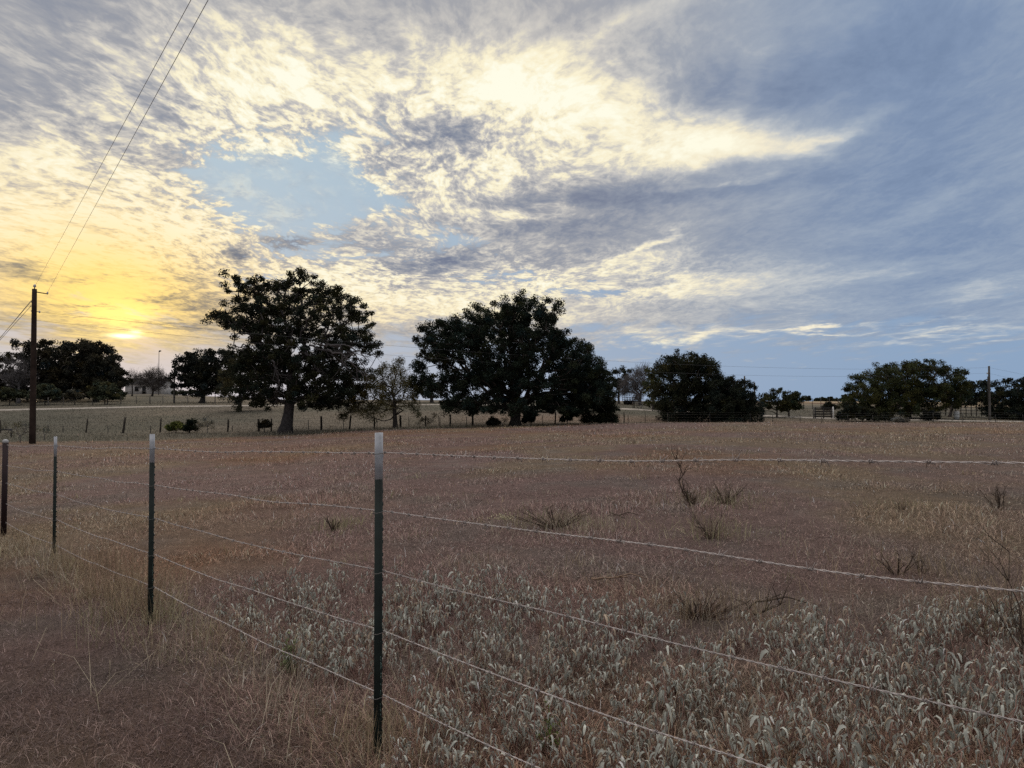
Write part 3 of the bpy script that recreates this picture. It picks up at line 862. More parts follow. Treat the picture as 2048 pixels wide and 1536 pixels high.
tree('live_oak', 'dark rounded tree beside the house, with gaps of sky low in its crown', 'tree', (404, 800), 116,
     [(375,733,20),(360,752,12),(400,716,18),(385,718,12),(430,712,16),(455,712,13),(420,745,34),(385,762,20),(352,772,8),(440,760,30),(468,725,18),(395,745,22),(410,775,20),(365,770,10)],
     fork=(404, 770), trunk_r=.4, leaf=(.036, .040, .032), size=.32, aspect=.6, clump=.7, per=90, dens=1.3, depth=.6, seed=40, twig=.035)
tree('olive_green_tree', 'dull olive green tree behind the left side of the oak', 'tree', (478, 806), 88,
     [(490,722,20),(472,742,26),(452,768,18),(500,750,36),(520,778,28),(482,782,24),(450,788,12),(530,740,28),(470,800,10)], fork=(480, 775), trunk_r=.25, leaf=(.082, .078, .045), size=.24, aspect=.45, clump=.6, per=80, dens=1.0, depth=.65, seed=43, twig=.025, droop=.3)
tree('live_oak', 'dark tree beyond the road seen under the left side of the large round tree', 'tree', (864, 808), 118, [(850,775,24),(872,780,20),(835,785,14),(865,765,20)], fork=(864, 790), trunk_r=.35, size=.3, clump=.7, per=60, depth=.7, seed=45, twig=.03)

# --- between the round tree and the vine covered bush
tree('clumpy_tree', 'dark tree with loose separate leaf clumps right of the dark evergreen bush', 'tree', (1238, 806), 122, [(1230,745,8),(1247,741,9),(1258,743,7),(1215,752,12),(1228,765,15),(1243,768,14),(1250,755,10)], fork=(1238, 780), trunk_r=.22, leaf=(.040,.046,.030), size=.28, clump=.55, per=70, dens=.9, depth=.7, seed=50, twig=.03)
tree('grey_tree', 'grey leafless tree with a dense twiggy crown above the parked trailer', 'tree', (1281, 812), 112, [(1262,768,20),(1282,758,18),(1250,782,14),(1275,785,18),(1292,775,12),(1285,742,10)], fork=(1280, 792), trunk_r=.30, bark=M_GREYBARK, bare=True, clump=.75, per=42, dens=1.5, seed=52, twig=.032)
tree('young_tree', 'olive green tree left of the domed dark tree', 'tree', (1306, 822), 96, [(1300,744,12),(1312,756,18),(1300,775,18),(1312,795,16),(1322,815,12),(1300,805,10)], fork=(1306, 795), trunk_r=.18, leaf=(.080,.085,.036), size=.22, aspect=.45, clump=.5, per=75, dens=1.1, depth=.7, seed=54, twig=.025)
tree('domed_tree', 'dark dome shaped tree with vines hanging down its left side', 'tree', (1365, 846), 71,
     [(1382,722,24),(1350,722,26),(1335,735,22),(1405,728,22),(1400,750,40),(1355,755,42),(1425,748,18),(1440,755,12),(1345,795,38),(1390,795,44),(1340,830,26),(1385,830,28),(1318,742,10),(1325,770,16)],
     fork=(1370, 790), trunk_r=.35, leaf=(.038, .044, .028), size=.18, aspect=.45, clump=.46, per=100, dens=1.15, depth=.75, seed=60, twig=.02, droop=.9)
tree('vine_covered_bush', 'low dark mound of vines against the right side of the domed tree', 'bush', (1455, 846), 69,
     [(1440,785,30),(1465,775,22),(1480,790,32),(1490,805,26),(1450,820,36),(1490,830,24),(1508,825,14),(1420,810,30),(1420,775,20),(1445,762,12)],
     fork=(1455, 815), trunk_r=.25, leaf=(.034, .042, .030), size=.15, aspect=.5, clump=.40, per=100, dens=1.6, depth=.9, seed=62, twig=.016, droop=.6, tone=.3)
tree('young_oak', 'small open crowned tree with two thin stems beside the pale road', 'tree', (1553, 838), 82,
     [(1550,785,10),(1538,792,10),(1565,783,9),(1527,800,8),(1580,790,9),(1545,805,18),(1565,805,18),(1530,815,12)], fork=(1554, 818), trunk_r=.11, leaf=(.058,.062,.030), size=.22, aspect=.5, clump=.38, per=60, dens=.8, depth=.7, seed=66, twig=.018)
tree('young_oak', 'small round tree right beside the open crowned one', 'tree', (1578, 838), 84, [(1592,795,14),(1580,805,16),(1572,815,12),(1592,812,10)], fork=(1578, 820), trunk_r=.12, leaf=(.052,.060,.030), size=.2, aspect=.5, clump=.36, per=80, dens=1.2, depth=.7, seed=67, twig=.018)

# --- right side
tree('spreading_tree', 'broad dome crowned green tree beside the pen at the right', 'tree', (1815, 842), 84,
     [(1810,738,18),(1840,735,18),(1780,740,18),(1755,748,16),(1735,760,16),(1800,765,46),(1850,760,44),(1760,778,40),(1720,785,24),(1700,798,14),(1715,805,20),(1885,770,30),(1900,750,16),(1870,742,16),(1910,765,12),(1820,795,40),(1770,800,36),(1870,795,34),(1740,812,20),(1900,795,20),(1760,822,18),(1790,818,16),(1845,815,14),(1705,820,12)],
     fork=(1818, 815), trunk_r=.40, leaf=(.066, .074, .032), size=.22, aspect=.35, clump=.52, per=100, dens=1.1, depth=.7, seed=70, twig=.02, tone=.4)
tree('pen_tree', 'dark tree standing inside the pen behind the thin pole', 'tree', (1898, 834), 92, [(1940,785,20),(1955,772,16),(1935,772,12),(1960,800,22),(1925,800,18),(1905,805,16)], fork=(1905, 812), trunk_r=.22, leaf=(.040,.048,.034), size=.24, clump=.55, per=80, dens=1.2, depth=.7, seed=72, twig=.025)
tree('edge_tree', 'dark dense rounded tree at the right picture edge', 'tree', (2028, 842), 86, [(2005,785,20),(2030,775,22),(2055,780,26),(2010,810,28),(2045,810,36),(2000,828,14),(2030,835,22),(2085,800,34)], fork=(2030, 810), trunk_r=.3, leaf=(.032,.040,.028), size=.2, clump=.5, per=100, dens=1.3, depth=.7, seed=74, twig=.02)
for i, (bx, by, Y, bl, lb, c) in enumerate([
    (1712, 842, 74, [(1710,826,14),(1690,832,12),(1735,830,13),(1695,815,12),(1720,818,9)], 'dark sprawling bush in front of the broad dome crowned tree', (.040,.046,.030)),
    (1862, 842, 76, [(1860,830,11),(1853,835,8),(1868,832,8)], 'rounded dark bush in front of the pen rails', (.030,.032,.026)),
    (1660, 824, 100, [(1658,811,8),(1652,816,6),(1665,815,6)], 'small dark round bush beside the dark gate panels', (.040,.042,.030)),
    (1770, 843, 72, [(1765,836,8),(1780,838,7),(1750,838,7)], 'low dark bush right of the sprawling bush', (.036,.042,.030)),
    (1795, 845, 69, [(1795,839,6),(1788,841,5)], 'pale grey bush at the field edge below the broad tree', (.21,.20,.17)),
    (1811, 845, 69, [(1811,840,6),(1804,842,4)], 'second pale grey bush, just right of the first one', (.20,.19,.165)),
    (985, 854, 60, [(986,842,11),(978,847,7),(994,847,7)], 'rounded dull bush left of the trunk of the large round tree', (.075,.072,.055)),
    (352, 862, 57, [(345,853,9),(358,852,9),(352,848,7),(338,857,5)], 'yellow green bush on the far fence line', (.150,.165,.050)),
    (380, 862, 57, [(383,850,9),(375,856,8),(388,857,6),(384,843,5)], 'dark green bush touching the yellow green one', (.028,.036,.022)),
    (530, 857, 57, [(530,847,9),(523,850,6),(537,850,6)], 'small dark round bush between two fence posts left of the oak trunk', (.070,.062,.045)),
    (1062, 854, 61, [(1055,825,10),(1062,838,8),(1050,840,8),(1068,830,6)], 'slim dark sapling just right of the round tree trunk', (.034,.042,.030)),
    (1135, 852, 62, [(1130,822,12),(1140,835,8),(1125,838,7),(1150,826,9)], 'dark sapling midway between the round tree trunk and the evergreen bush', (.036,.042,.028))]):
    tree('bush', lb, 'bush', (bx, by), Y, bl, trunk_r=.04, leaf=c, size=.15, aspect=.5, clump=.25, per=70, dens=2.0, depth=.9, seed=80 + i, twig=.010)
# open leafless scrub along the far fence
for i, (bx, by, Y, bl, lb, c) in enumerate([
    (42, 886, 44, [(40,848,14),(22,850,12),(50,862,10),(36,868,10),(78,852,9)], 'sparse young tree with thin grey branches left of the brown pole', (.13,.13,.085)),
    (415, 862, 56, [(410,845,13),(425,850,11),(400,852,9),(418,836,7)], 'sparse twiggy scrub right of the dark green bush', (.15,.14,.10)),
    (852, 857, 61, [(848,838,12),(862,842,10),(870,832,9),(838,846,7)], 'sparse twiggy scrub between the feathery tree and the round tree', (.13,.12,.08)),
    (90, 880, 47, [(84,858,8),(98,860,7)], 'thin grey green scrub just right of the brown pole', (.13,.13,.09)),
    (1005, 854, 61, [(1010,838,9),(1000,846,6)], 'thin scrub beside the rounded dull bush', (.10,.10,.07))]):
    tree('scrub', lb, 'bush', (bx, by), Y, bl, trunk_r=.03, leaf=c, size=.10, aspect=.3, clump=.32, per=36, dens=1.1, depth=.8, seed=110 + i, twig=.009, bark=M_GREYBARK)
tree('scrub_bush', 'low dark scrub on the rise between the house and the dark rounded tree', 'bush', (372, 797), 150, [(345,786,6),(358,785,7),(372,784,8),(386,785,8),(398,786,7)], trunk_r=.08, leaf=(.05,.055,.038), size=.4, aspect=.5, clump=.6, per=50, dens=1.6, depth=.7, seed=140, twig=.02)
# trees on the far rise
for i, (px, py, rr, lb) in enumerate([(1616, 797, 6, 'tiny far dark tree on the skyline nearest the small round tree'), (1633, 799, 4, 'lowest far tree in the skyline row'), (1646, 798, 6, 'wide far tree in the middle of the skyline row'),
    (1660, 799, 5, 'far skyline tree right of the wide one'), (1672, 800, 4, 'small far tree near the right end of the skyline row'), (1690, 797, 8, 'largest far skyline tree, against the broad dome crowned tree')]):
    tree('far_tree', lb, 'tree', (px, 803), 298, [(px, py, rr), (px - rr * .6, py + 2, rr * .6), (px + rr * .7, py + 2, rr * .6)], trunk_r=.2, leaf=(.045,.055,.038), size=.8, clump=.8, per=40, dens=1.3, depth=.8, seed=120 + i, group='trees on the far skyline')
# ------------------------------------------------------------------ poles, lines, far fences, house
M_POLE = mat('creosoted_wood', (.040, .028, .023), .9, .1, True, .35, 3)
M_POLE2 = mat('grey_pole_wood', (.12, .11, .10), .9, .1, True, .3, 3)
M_WIRE = mat('power_cable', (.22, .22, .23), .5, .4)
M_FAINT = mat('weathered_cable', (.10, .10, .11), .6, .3)
M_PORC = mat('pale_porcelain', (.55, .55, .55), .35, .5)
M_IRON = mat('dark_iron', (.035, .033, .032), .6, .3)
M_WOODP = mat('old_post_wood', (.060, .052, .044), .95, .05, True, .3, 6)
M_TIN = mat('dark_roof_metal', (.045, .042, .042), .7, .2, True, .2, 1)
M_PAINT = mat('faded_white_siding', (.52, .49, .46), .8, .1, True, .2, 1.5)
M_DARK = mat('dark_opening', (.012, .012, .013), .5, .3)
M_REDP = mat('faded_red_pipe', (.28, .10, .085), .7, .2)
M_RUBBER = mat('old_rubber', (.02, .02, .02), .9, .1)
M_WHITE = mat('white_plastic', (.62, .62, .60), .5, .3)

def pole(name, label, top, Y, r0, r1, m, extras=None):
    t = at(*top, Y); b = gz(t.x, Y)
    root = thing(name, (t.x, Y, b), label, 'utility pole')
    o = np.array(root.location)
    mb = MB(); z = np.linspace(b - .5, t.z, 9)
    mb.tube(np.stack([t.x + 0 * z, Y + 0 * z, z], -1), np.linspace(r0, r1, 9), 12)
    mb.build('shaft', m, root, True, o)
    return root, t
def part(root, name, m, pts_list, smooth=True):
    mb = MB()
    for pts, rad, n in pts_list: mb.tube(np.array(pts, float), rad, n)
    return mb.build(name, m, root, smooth, np.array(root.location))

LP, lt = pole('utility_pole', 'tall brown wooden utility pole standing behind the wire fence at the left', (69, 578), 42, .175, .125, M_POLE)
ins = at(69, 571, 42)
part(LP, 'insulator', M_PORC, [([(lt.x, 42, lt.z - .02), (lt.x, 42, lt.z + .10), (lt.x, 42, lt.z + .13), (lt.x + .02, 42, lt.z + .24), (lt.x + .03, 42, lt.z + .27)], [.03, .03, .085, .06, .02], 10)])
def P3(px, py, Y=42): return tuple(at(px, py, Y))
arm = part(LP, 'bracket', M_IRON, [([P3(73, 584), P3(84, 586), P3(96, 588)], [.03, .03, .025], 6)])
part(arm, 'insulator', M_PORC, [([P3(93, 589), P3(93, 584.5)], [.05, .035], 8)]) if False else None
def sub(parent_part, root, name, m, lst):
    mb = MB()
    for pts, rad, n in lst: mb.tube(np.array(pts, float), rad, n)
    return mb.build(name, m, parent_part, True, np.array(root.location))
sub(arm, LP, 'insulator', M_PORC, [([P3(95, 589), P3(95, 586), P3(95, 583.5)], [.03, .055, .03], 8)])
b2 = part(LP, 'bracket', M_IRON, [([P3(70, 623), P3(79, 624)], [.02, .02], 5)])
sub(b2, LP, 'insulator', M_PORC, [([P3(79, 626), P3(79, 624), P3(79, 621.5)], [.03, .06, .03], 8)])
b3 = part(LP, 'bracket', M_IRON, [([P3(67, 612), P3(60, 612)], [.02, .02], 5)])
for y0 in (604, 622): part(LP, 'bolt', M_IRON, [([P3(64, y0), P3(62.3, y0)], [.03, .03], 6)])
anchor = [at(-178 - 6 * i, 892, 42 + i * 1.2) for i in range(3)]
for i, (px, py) in enumerate([(63, 600), (64, 601), (61, 613)]):
    a = at(px, py, 42); g = anchor[i]; g.z = gz(g.x, g.y) - .1
    tt = np.linspace(0, 1, 12)[:, None]
    part(LP, 'guy_wire', M_WIRE, [(np.array(a) * (1 - tt) + np.array(g) * tt, .014, 4)])

RP, rt = pole('utility_pole', 'thin grey utility pole in front of the pen trees at the right', (1978, 732), 80, .13, .10, M_POLE2)
part(RP, 'riser_pipe', M_IRON, [([P3(1975.5, 753, 79.8), P3(1975.5, 800, 79.8)], [.05, .05], 6)])
part(RP, 'insulator', M_PORC, [([P3(1975, 748, 80), P3(1975, 745, 80)], [.09, .06], 8)])
for (px, py, Y, lb) in [(1489, 752, 120, 'far slim pole rising behind the vine covered mound'), (1509, 765, 110, 'shorter dark pole between the vine covered mound and the small open crowned tree'), (349, 725, 116, 'short pole with a transformer in front of the dark rounded tree by the house')]:
    r_, t_ = pole('utility_pole', lb, (px, py), Y, .14, .11, M_POLE2)
    if px == 349:
        part(r_, 'transformer', M_IRON, [([P3(346, 736, Y), P3(346, 731, Y)], [.2, .2], 10)])
    if px == 1509:
        part(r_, 'meter_box', M_IRON, [([P3(1508, 788, Y), P3(1508, 783, Y)], [.18, .18], 4)])
mt = at(318, 703, 175); mg = gz(mt.x, 175)
mast = thing('antenna_mast', (mt.x, 175, mg), 'very thin tall mast with a small head rising behind the leafless tree', 'mast')
part(mast, 'shaft', M_POLE2, [([(mt.x, 175, mg - .3), tuple(mt)], [.09, .06], 6)])
part(mast, 'head', M_IRON, [([(mt.x, 175, mt.z - .1), (mt.x + .1, 175, mt.z + .1), (mt.x + .5, 175, mt.z + .15)], [.12, .2, .12], 6)])

def power_line(label, pts, sag, r):
    mb = MB()
    for a, b in zip(pts[:-1], pts[1:]):
        a, b = np.array(a), np.array(b); t = np.linspace(0, 1, 60)[:, None]
        p = a * (1 - t) + b * t; p[:, 2] -= (4 * t * (1 - t)).ravel() * sag
        mb.tube(p, r, 4)
    o = mb.build('power_line', M_WIRE, None, True, np.array(pts[0]))
    tag(o, label, 'cable')
    if r > .0058: o.data.materials.clear(); o.data.materials.append(M_FAINT)
def overhead(p, Yp, q, h, ext):
    a = np.array(at(*p, Yp)); rr = ray(*q); y = h / rr[2]; b = np.array([rr[0] * y, y, CAMZ + h])
    return a, a + (b - a) * ext
a, b = overhead((71, 570), 42, (378, 0), 6.6, 2.1); power_line('left one of the two cables climbing overhead from the brown pole top', [a, b], .06, .0055)
a, b = overhead((95, 585), 42, (412, 0), 6.1, 2.1); power_line('right one of the two cables climbing overhead from the brown pole bracket', [a, b], .06, .0055)
power_line('upper of the two faint cables crossing the sky low behind the trees', [at(79, 624, 42), at(1978, 735, 80), at(2600, 790, 95)], 1.25, .0065)
power_line('lower of the two faint cables crossing the sky low behind the trees', [at(67, 640, 42), at(1975, 746, 80), at(2600, 800, 95)], 1.45, .006)

def fence_run(name, label, posts, wires, wire_r, m_wire, cat='fence'):
    """posts: (px, top py, Y, radius, lean, material, height or None)"""
    p0 = posts[0]; x0 = (p0[0] - 1024) / FPX * p0[2]
    root = thing(name, (x0, p0[2], gz(x0, p0[2])), label, cat)
    o = np.array(root.location); ends = []
    for (px, h, Y, r_, lean, m_) in posts:
        x = (px - 1024) / FPX * Y; z = gz(x, Y)
        mb = MB(); zz = np.linspace(-.3, h, 5)
        mb.tube(np.stack([x + lean * zz + .01 * np.sin(zz * 5), Y + .3 * lean * zz, z + zz], -1), r_ * np.array([1.1, 1.06, 1, .97, .9]), 7)
        mb.build('post', m_, root, False, o)
        ends.append((x, Y, z, lean))
    ends.sort()
    for hgt in wires:
        mb = MB()
        for a, b in zip(ends[:-1], ends[1:]):
            pa = np.array([a[0] + a[3] * hgt, a[1], a[2] + hgt]); pb = np.array([b[0] + b[3] * hgt, b[1], b[2] + hgt])
            n = max(3, int(np.linalg.norm(pb - pa) / 1.5)); t = np.linspace(0, 1, n)[:, None]
            p = pa * (1 - t) + pb * t; gzv = ground_z(p[:, 0], p[:, 1]); p[:, 2] = np.maximum(p[:, 2], gzv + .1)
            mb.tube(p, wire_r, 3)
        mb.build('wire', m_wire, root, False, o)
    return root
def fy(px): return float(np.interp(px, [-200, 300, 700, 1000, 1240, 1500, 2100], [56, 57.5, 59, 62, 65, 66, 67]))
wood = [(173, 1.10, .055, .10), (247, 1.22, .085, .12), (321, 1.12, .06, .06), (456, 1.0, .07, .05), (518, 1.0, .09, -.02), (543, 1.0, .06, .02), (583, 1.1, .07, -.05), (643, 1.12, .085, 0), (699, 1.15, .07, .10), (749, .95, .07, 0), (801, 1.05, .09, 0),
        (851, 1.02, .06, .02), (900, 1.06, .07, .04), (945, 1.10, .08, .03), (1110, 1.0, .06, .06), (1227, .9, .07, 0), (1248, .95, .05, 0), (2, 1.0, .05, 0)]
thin = [(97, .7), (127, .55), (217, .55), (302, .6), (465, .5), (617, .85), (687, .95), (754, .75), (818, .9), (880, .85), (878, 1.0), (933, .85), (1084, .8), (1135, .9), (1256, .7), (1290, .9), (1335, .9), (1420, .9), (1500, .9), (1545, .8), (1600, .8), (1643, .8), (1695, .85), (1745, .8), (1800, .85), (1866, .95), (1925, .85), (1990, .8), (2045, .85), (-60, 1), (-130, 1)]
posts = [(px, h, fy(px), r_, ln, M_WOODP) for px, h, r_, ln in wood] + [(px, h, fy(px), .026, rng.normal(0, .015), M_IRON) for px, h in thin]
fence_run('pasture_fence', 'far fence of crooked dark wooden posts and thin stakes along the field edge', posts, (.3, .55, .8, .98), .005, M_STEEL)
fp = [(px, 1.25, 112, .05 if i % 3 else .08, rng.normal(0, .03), M_POLE2) for i, px in enumerate([-80, -20, 33, 97, 127, 185, 215, 242, 273, 300, 326, 376, 430, 470, 540, 620, 640, 655, 668, 690])]
fence_run('roadside_fence', 'faint post and wire fence on the rise behind the pale road', fp, (.4, .8, 1.15), .006, M_STEEL)

def rails(name, label, x0, x1, Y0, Y1, nposts, heights, hpost, r_post, r_rail, m_post, m_rail, cat='fence'):
    xs = np.linspace(x0, x1, nposts); Ys = np.linspace(Y0, Y1, nposts)
    X = (xs - 1024) / FPX * Ys
    root = thing(name, (X[0], Ys[0], gz(X[0], Ys[0])), label, cat); o = np.array(root.location)
    Z = ground_z(X, Ys)
    for i in range(nposts):
        mb = MB(); mb.tube([(X[i], Ys[i], Z[i] - .3), (X[i], Ys[i], Z[i] + hpost)], r_post, 7); mb.build('post', m_post, root, True, o)
    for h in heights:
        mb = MB(); mb.tube(np.stack([X, Ys - r_post * .9, Z + h], -1), r_rail, 6); mb.build('rail', m_rail, root, True, o)
    return root
rails('pipe_corral', 'dark pipe rail pen under the trees at the right', 1828, 2004, 98, 95, 18, (.35, .75, 1.15, 1.5), 1.6, .06, .035, M_IRON, M_IRON, 'pen')
rails('red_rail_fence', 'short fence with one faded red rail in the golden meadow', 1590, 1676, 118, 118, 6, (.95,), 1.75, .05, .04, M_IRON, M_REDP)
rails('pipe_barrier', 'low dark pipe barrier at the left picture edge', -60, 24, 50, 50, 3, (.55,), .62, .06, .05, M_IRON, M_IRON, 'barrier')
def gate():
    Y = 81; x0, x1 = [(p - 1024) / FPX * Y for p in (1629, 1664)]; z = gz(x0, Y)
    root = thing('farm_gate', (x0, Y, z), 'dark boarded farm gate with a pale post at its right end, by the pale road', 'gate'); o = np.array(root.location)
    mb = MB()
    for h in (.15, .42, .69, .96): mb.box((x0, Y - .03, z + h), (x1, Y + .03, z + h + .17))
    mb.build('boards', M_WOODP, root, False, o)
    mb = MB()
    for x in (x0 + .05, (x0 + x1) / 2, x1 - .12): mb.box((x - .05, Y - .07, z + .05), (x + .05, Y - .032, z + 1.202))
    mb.box((x0 + .002, Y - .10, z + 1.201), (x1 - .07, Y - .03, z + 1.26)); mb.build('frame', M_IRON, root, False, o)
    for x, m_ in ((x0 - .1, M_POLE2), (x1 + .1, M_WHITE)):
        mb = MB(); mb.tube([(x, Y, z - .3), (x, Y, z + 1.3)], .07, 8); mb.build('post', m_, root, True, o)
gate()
def trough():
    Y = 90; x0, x1 = [(p - 1024) / FPX * Y for p in (1754, 1786)]; z = at(1770, 831, Y).z; g = gz((x0 + x1) / 2, Y)
    root = thing('water_trough', ((x0 + x1) / 2, Y, g), 'long pale trough half hidden behind the low dark bushes', 'trough'); o = np.array(root.location)
    mb = MB(); h0, h1 = g + .25, g + .95
    for (a, b) in (((x0, Y - .45), (x1, Y - .40)), ((x0, Y + .40), (x1, Y + .45)), ((x0, Y - .398), (x0 + .05, Y + .398)), ((x1 - .05, Y - .398), (x1, Y + .398))):
        mb.box((a[0], a[1], h0), (b[0], b[1], h1))
    mb.box((x0 + .052, Y - .398, h0), (x1 - .052, Y + .398, h0 + .05)); mb.build('basin', M_WHITE, root, False, o)
    for x in (x0 + .2, x1 - .2): 
        mb = MB(); mb.box((x - .08, Y - .4, g - .1), (x + .08, Y + .4, h0 - .003)); mb.build('leg', M_POLE2, root, False, o)
    mb = MB(); mb.tube([(x0 - .02, Y - .47, h1), (x1 + .02, Y - .47, h1)], .04, 6); mb.tube([(x0 - .02, Y + .47, h1), (x1 + .02, Y + .47, h1)], .04, 6); mb.build('rim', M_WHITE, root, True, o)
trough()
def barrel():
    Y = 82; x = (1912 - 1024) / FPX * Y; g = gz(x, Y)
    root = thing('barrel', (x, Y, g), 'small white barrel standing in front of the pen rails', 'barrel'); o = np.array(root.location)
    mb = MB(); zz = [0, .02, .28, .30, .33, .35, .58, .60, .63, .65, .86, .9]; rr = [.26, .29, .30, .315, .315, .30, .30, .315, .315, .30, .29, .27]
    mb.tube([(x, Y, g + q) for q in zz], rr, 14); mb.build('drum', M_WHITE, root, True, o)
    mb = MB(); mb.tube([(x, Y, g + .89), (x, Y, g + .93)], [.275, .262], 14); mb.build('lid', M_PORC, root, True, o)
barrel()

def house():
    Y = 190; s = Y / FPX
    X0, X1 = (250 - 1024) * s, (322 - 1024) * s
    g = gz((X0 + X1) / 2, Y) - .2; D_ = 7.0; he, hr = 2.75, 4.2
    root = thing('house', ((X0 + X1) / 2, Y, g), 'low pale house with a dark roof on the rise, partly hidden by bare trees', 'house'); o = np.array(root.location)
    mb = MB()
    mb.box((X0, Y, g - .5), (X1, Y + .2, g + he)); mb.box((X0, Y + D_ - .2, g - .5), (X1, Y + D_, g + he))
    for x in (X0, X1 - .2):
        mb.box((x, Y + .203, g - .5), (x + .2, Y + D_ - .203, g + he))
        mb.add([(x, Y + .2, g + he), (x, Y + D_ - .2, g + he), (x, Y + D_ / 2, g + hr - .15), (x + .2, Y + .2, g + he), (x + .2, Y + D_ - .2, g + he), (x + .2, Y + D_ / 2, g + hr - .15)], [[(0, 1, 2), (3, 5, 4)]])
    for k in range(9): mb.box((X0 + .01, Y - .02, g + .1 + k * .28), (X1 - .01, Y - .002, g + .12 + k * .28), None, (.6, .6, .6))
    mb.build('wall', M_PAINT, root, False, o)
    mb = MB(); e = .5; t = .16
    for sg in (0, 1):
        ya, yb = (Y - e, Y + D_ / 2) if not sg else (Y + D_ + e, Y + D_ / 2)
        za = g + he - .15; zb = g + hr
        V = [(X0 - e, ya, za), (X1 + e, ya, za), (X1 + e, yb, zb), (X0 - e, yb, zb)]
        V += [(a_, b_, c_ + t) for a_, b_, c_ in V]
        mb.add(V, [[(0, 1, 2, 3), (4, 7, 6, 5), (0, 4, 5, 1), (1, 5, 6, 2), (2, 6, 7, 3), (3, 7, 4, 0)]])
    rf = mb.build('roof', M_TIN, root, False, o)
    xd = (288 - 1024) * s
    mb = MB(); mb.box((xd - .45, Y - .06, g + .1), (xd + .45, Y - .004, g + 2.2)); dr = mb.build('door', M_DARK, root, False, o)
    mb = MB(); mb.box((xd + .3, Y - .1, g + 1.1), (xd + .36, Y - .062, g + 1.2)); mb.build('handle', M_PORC, dr, False, o)
    for wx in (273.5, 308):
        x = (wx - 1024) * s
        mb = MB(); mb.box((x - .5, Y - .05, g + .95), (x + .5, Y - .004, g + 2.05)); w = mb.build('window', M_DARK, root, False, o)
        mb = MB()
        for a_, b_ in (((x - .58, g + .87), (x - .502, g + 2.13)), ((x + .502, g + .87), (x + .58, g + 2.13)), ((x - .5, g + .87), (x + .5, g + .948)), ((x - .5, g + 2.052), (x + .5, g + 2.13))):
            mb.box((a_[0], Y - .07, a_[1]), (b_[0], Y - .003, b_[1]))
        mb.build('frame', M_PAINT, w, False, o)
    mb = MB()
    px0, px1 = (262 - 1024) * s, (300 - 1024) * s
    mb.box((px0, Y - 1.9, g - .4), (px1, Y - .03, g + .08)); pc = mb.build('porch', M_POLE2, root, False, o)
    mb = MB()
    for x in np.linspace(px0 + .1, px1 - .1, 5):
        mb.tube([(x, Y - 1.8, g + .08), (x, Y - 1.8, g + .9)], .05, 5)
    for q in ((px0 + .1, xd - .6), (xd + .6, px1 - .1)): mb.tube([(q[0], Y - 1.8, g + .88), (q[1], Y - 1.8, g + .88)], .05, 5)
    mb.build('railing', M_POLE2, pc, False, o)
house()

def trailer():
    Y = 114; s = Y / FPX; x0, x1 = (1246 - 1024) * s, (1274 - 1024) * s; g = gz((x0 + x1) / 2, Y)
    root = thing('trailer', ((x0 + x1) / 2, Y, g), 'long dark low trailer parked under the grey twiggy tree', 'trailer'); o = np.array(root.location)
    mb = MB(); mb.box((x0, Y - .9, g + .45), (x1, Y + .9, g + .60)); mb.build('deck', M_WOODP, root, False, o)
    mb = MB()
    for x in np.linspace(x0 + .06, x1 - .06, 6):
        for y in (Y - .87, Y + .87): mb.tube([(x, y, g + .603), (x, y, g + 1.15)], .04, 5)
    for y in (Y - .87, Y + .87):
        for h in (.85, 1.15): mb.tube([(x0, y, g + h), (x1, y, g + h)], .04, 5)
    mb.build('side_rail', M_IRON, root, False, o)
    for x in (x0 + .55, x0 + 1.3):
        for y in (Y - 1.02, Y + 1.02):
            an = np.linspace(0, 2 * np.pi, 17)
            mb = MB(); mb.tube(np.stack([x + .27 * np.cos(an), y + 0 * an, g + .36 + .27 * np.sin(an)], -1), .09, 6, (1, 1, 1), False)
            w = mb.build('wheel', M_RUBBER, root, True, o)
            mb = MB(); mb.tube([(x, y - .06, g + .36), (x, y + .06, g + .36)], .19, 10); mb.build('rim', M_IRON, w, True, o)
    mb = MB(); mb.tube([(x1, Y - .6, g + .5), (x1 + 1.3, Y, g + .45), (x1, Y + .6, g + .5)], .06, 6); mb.tube([(x1 + 1.2, Y, g), (x1 + 1.2, Y, g + .5)], .05, 6); mb.build('tongue', M_IRON, root, False, o)
trailer()
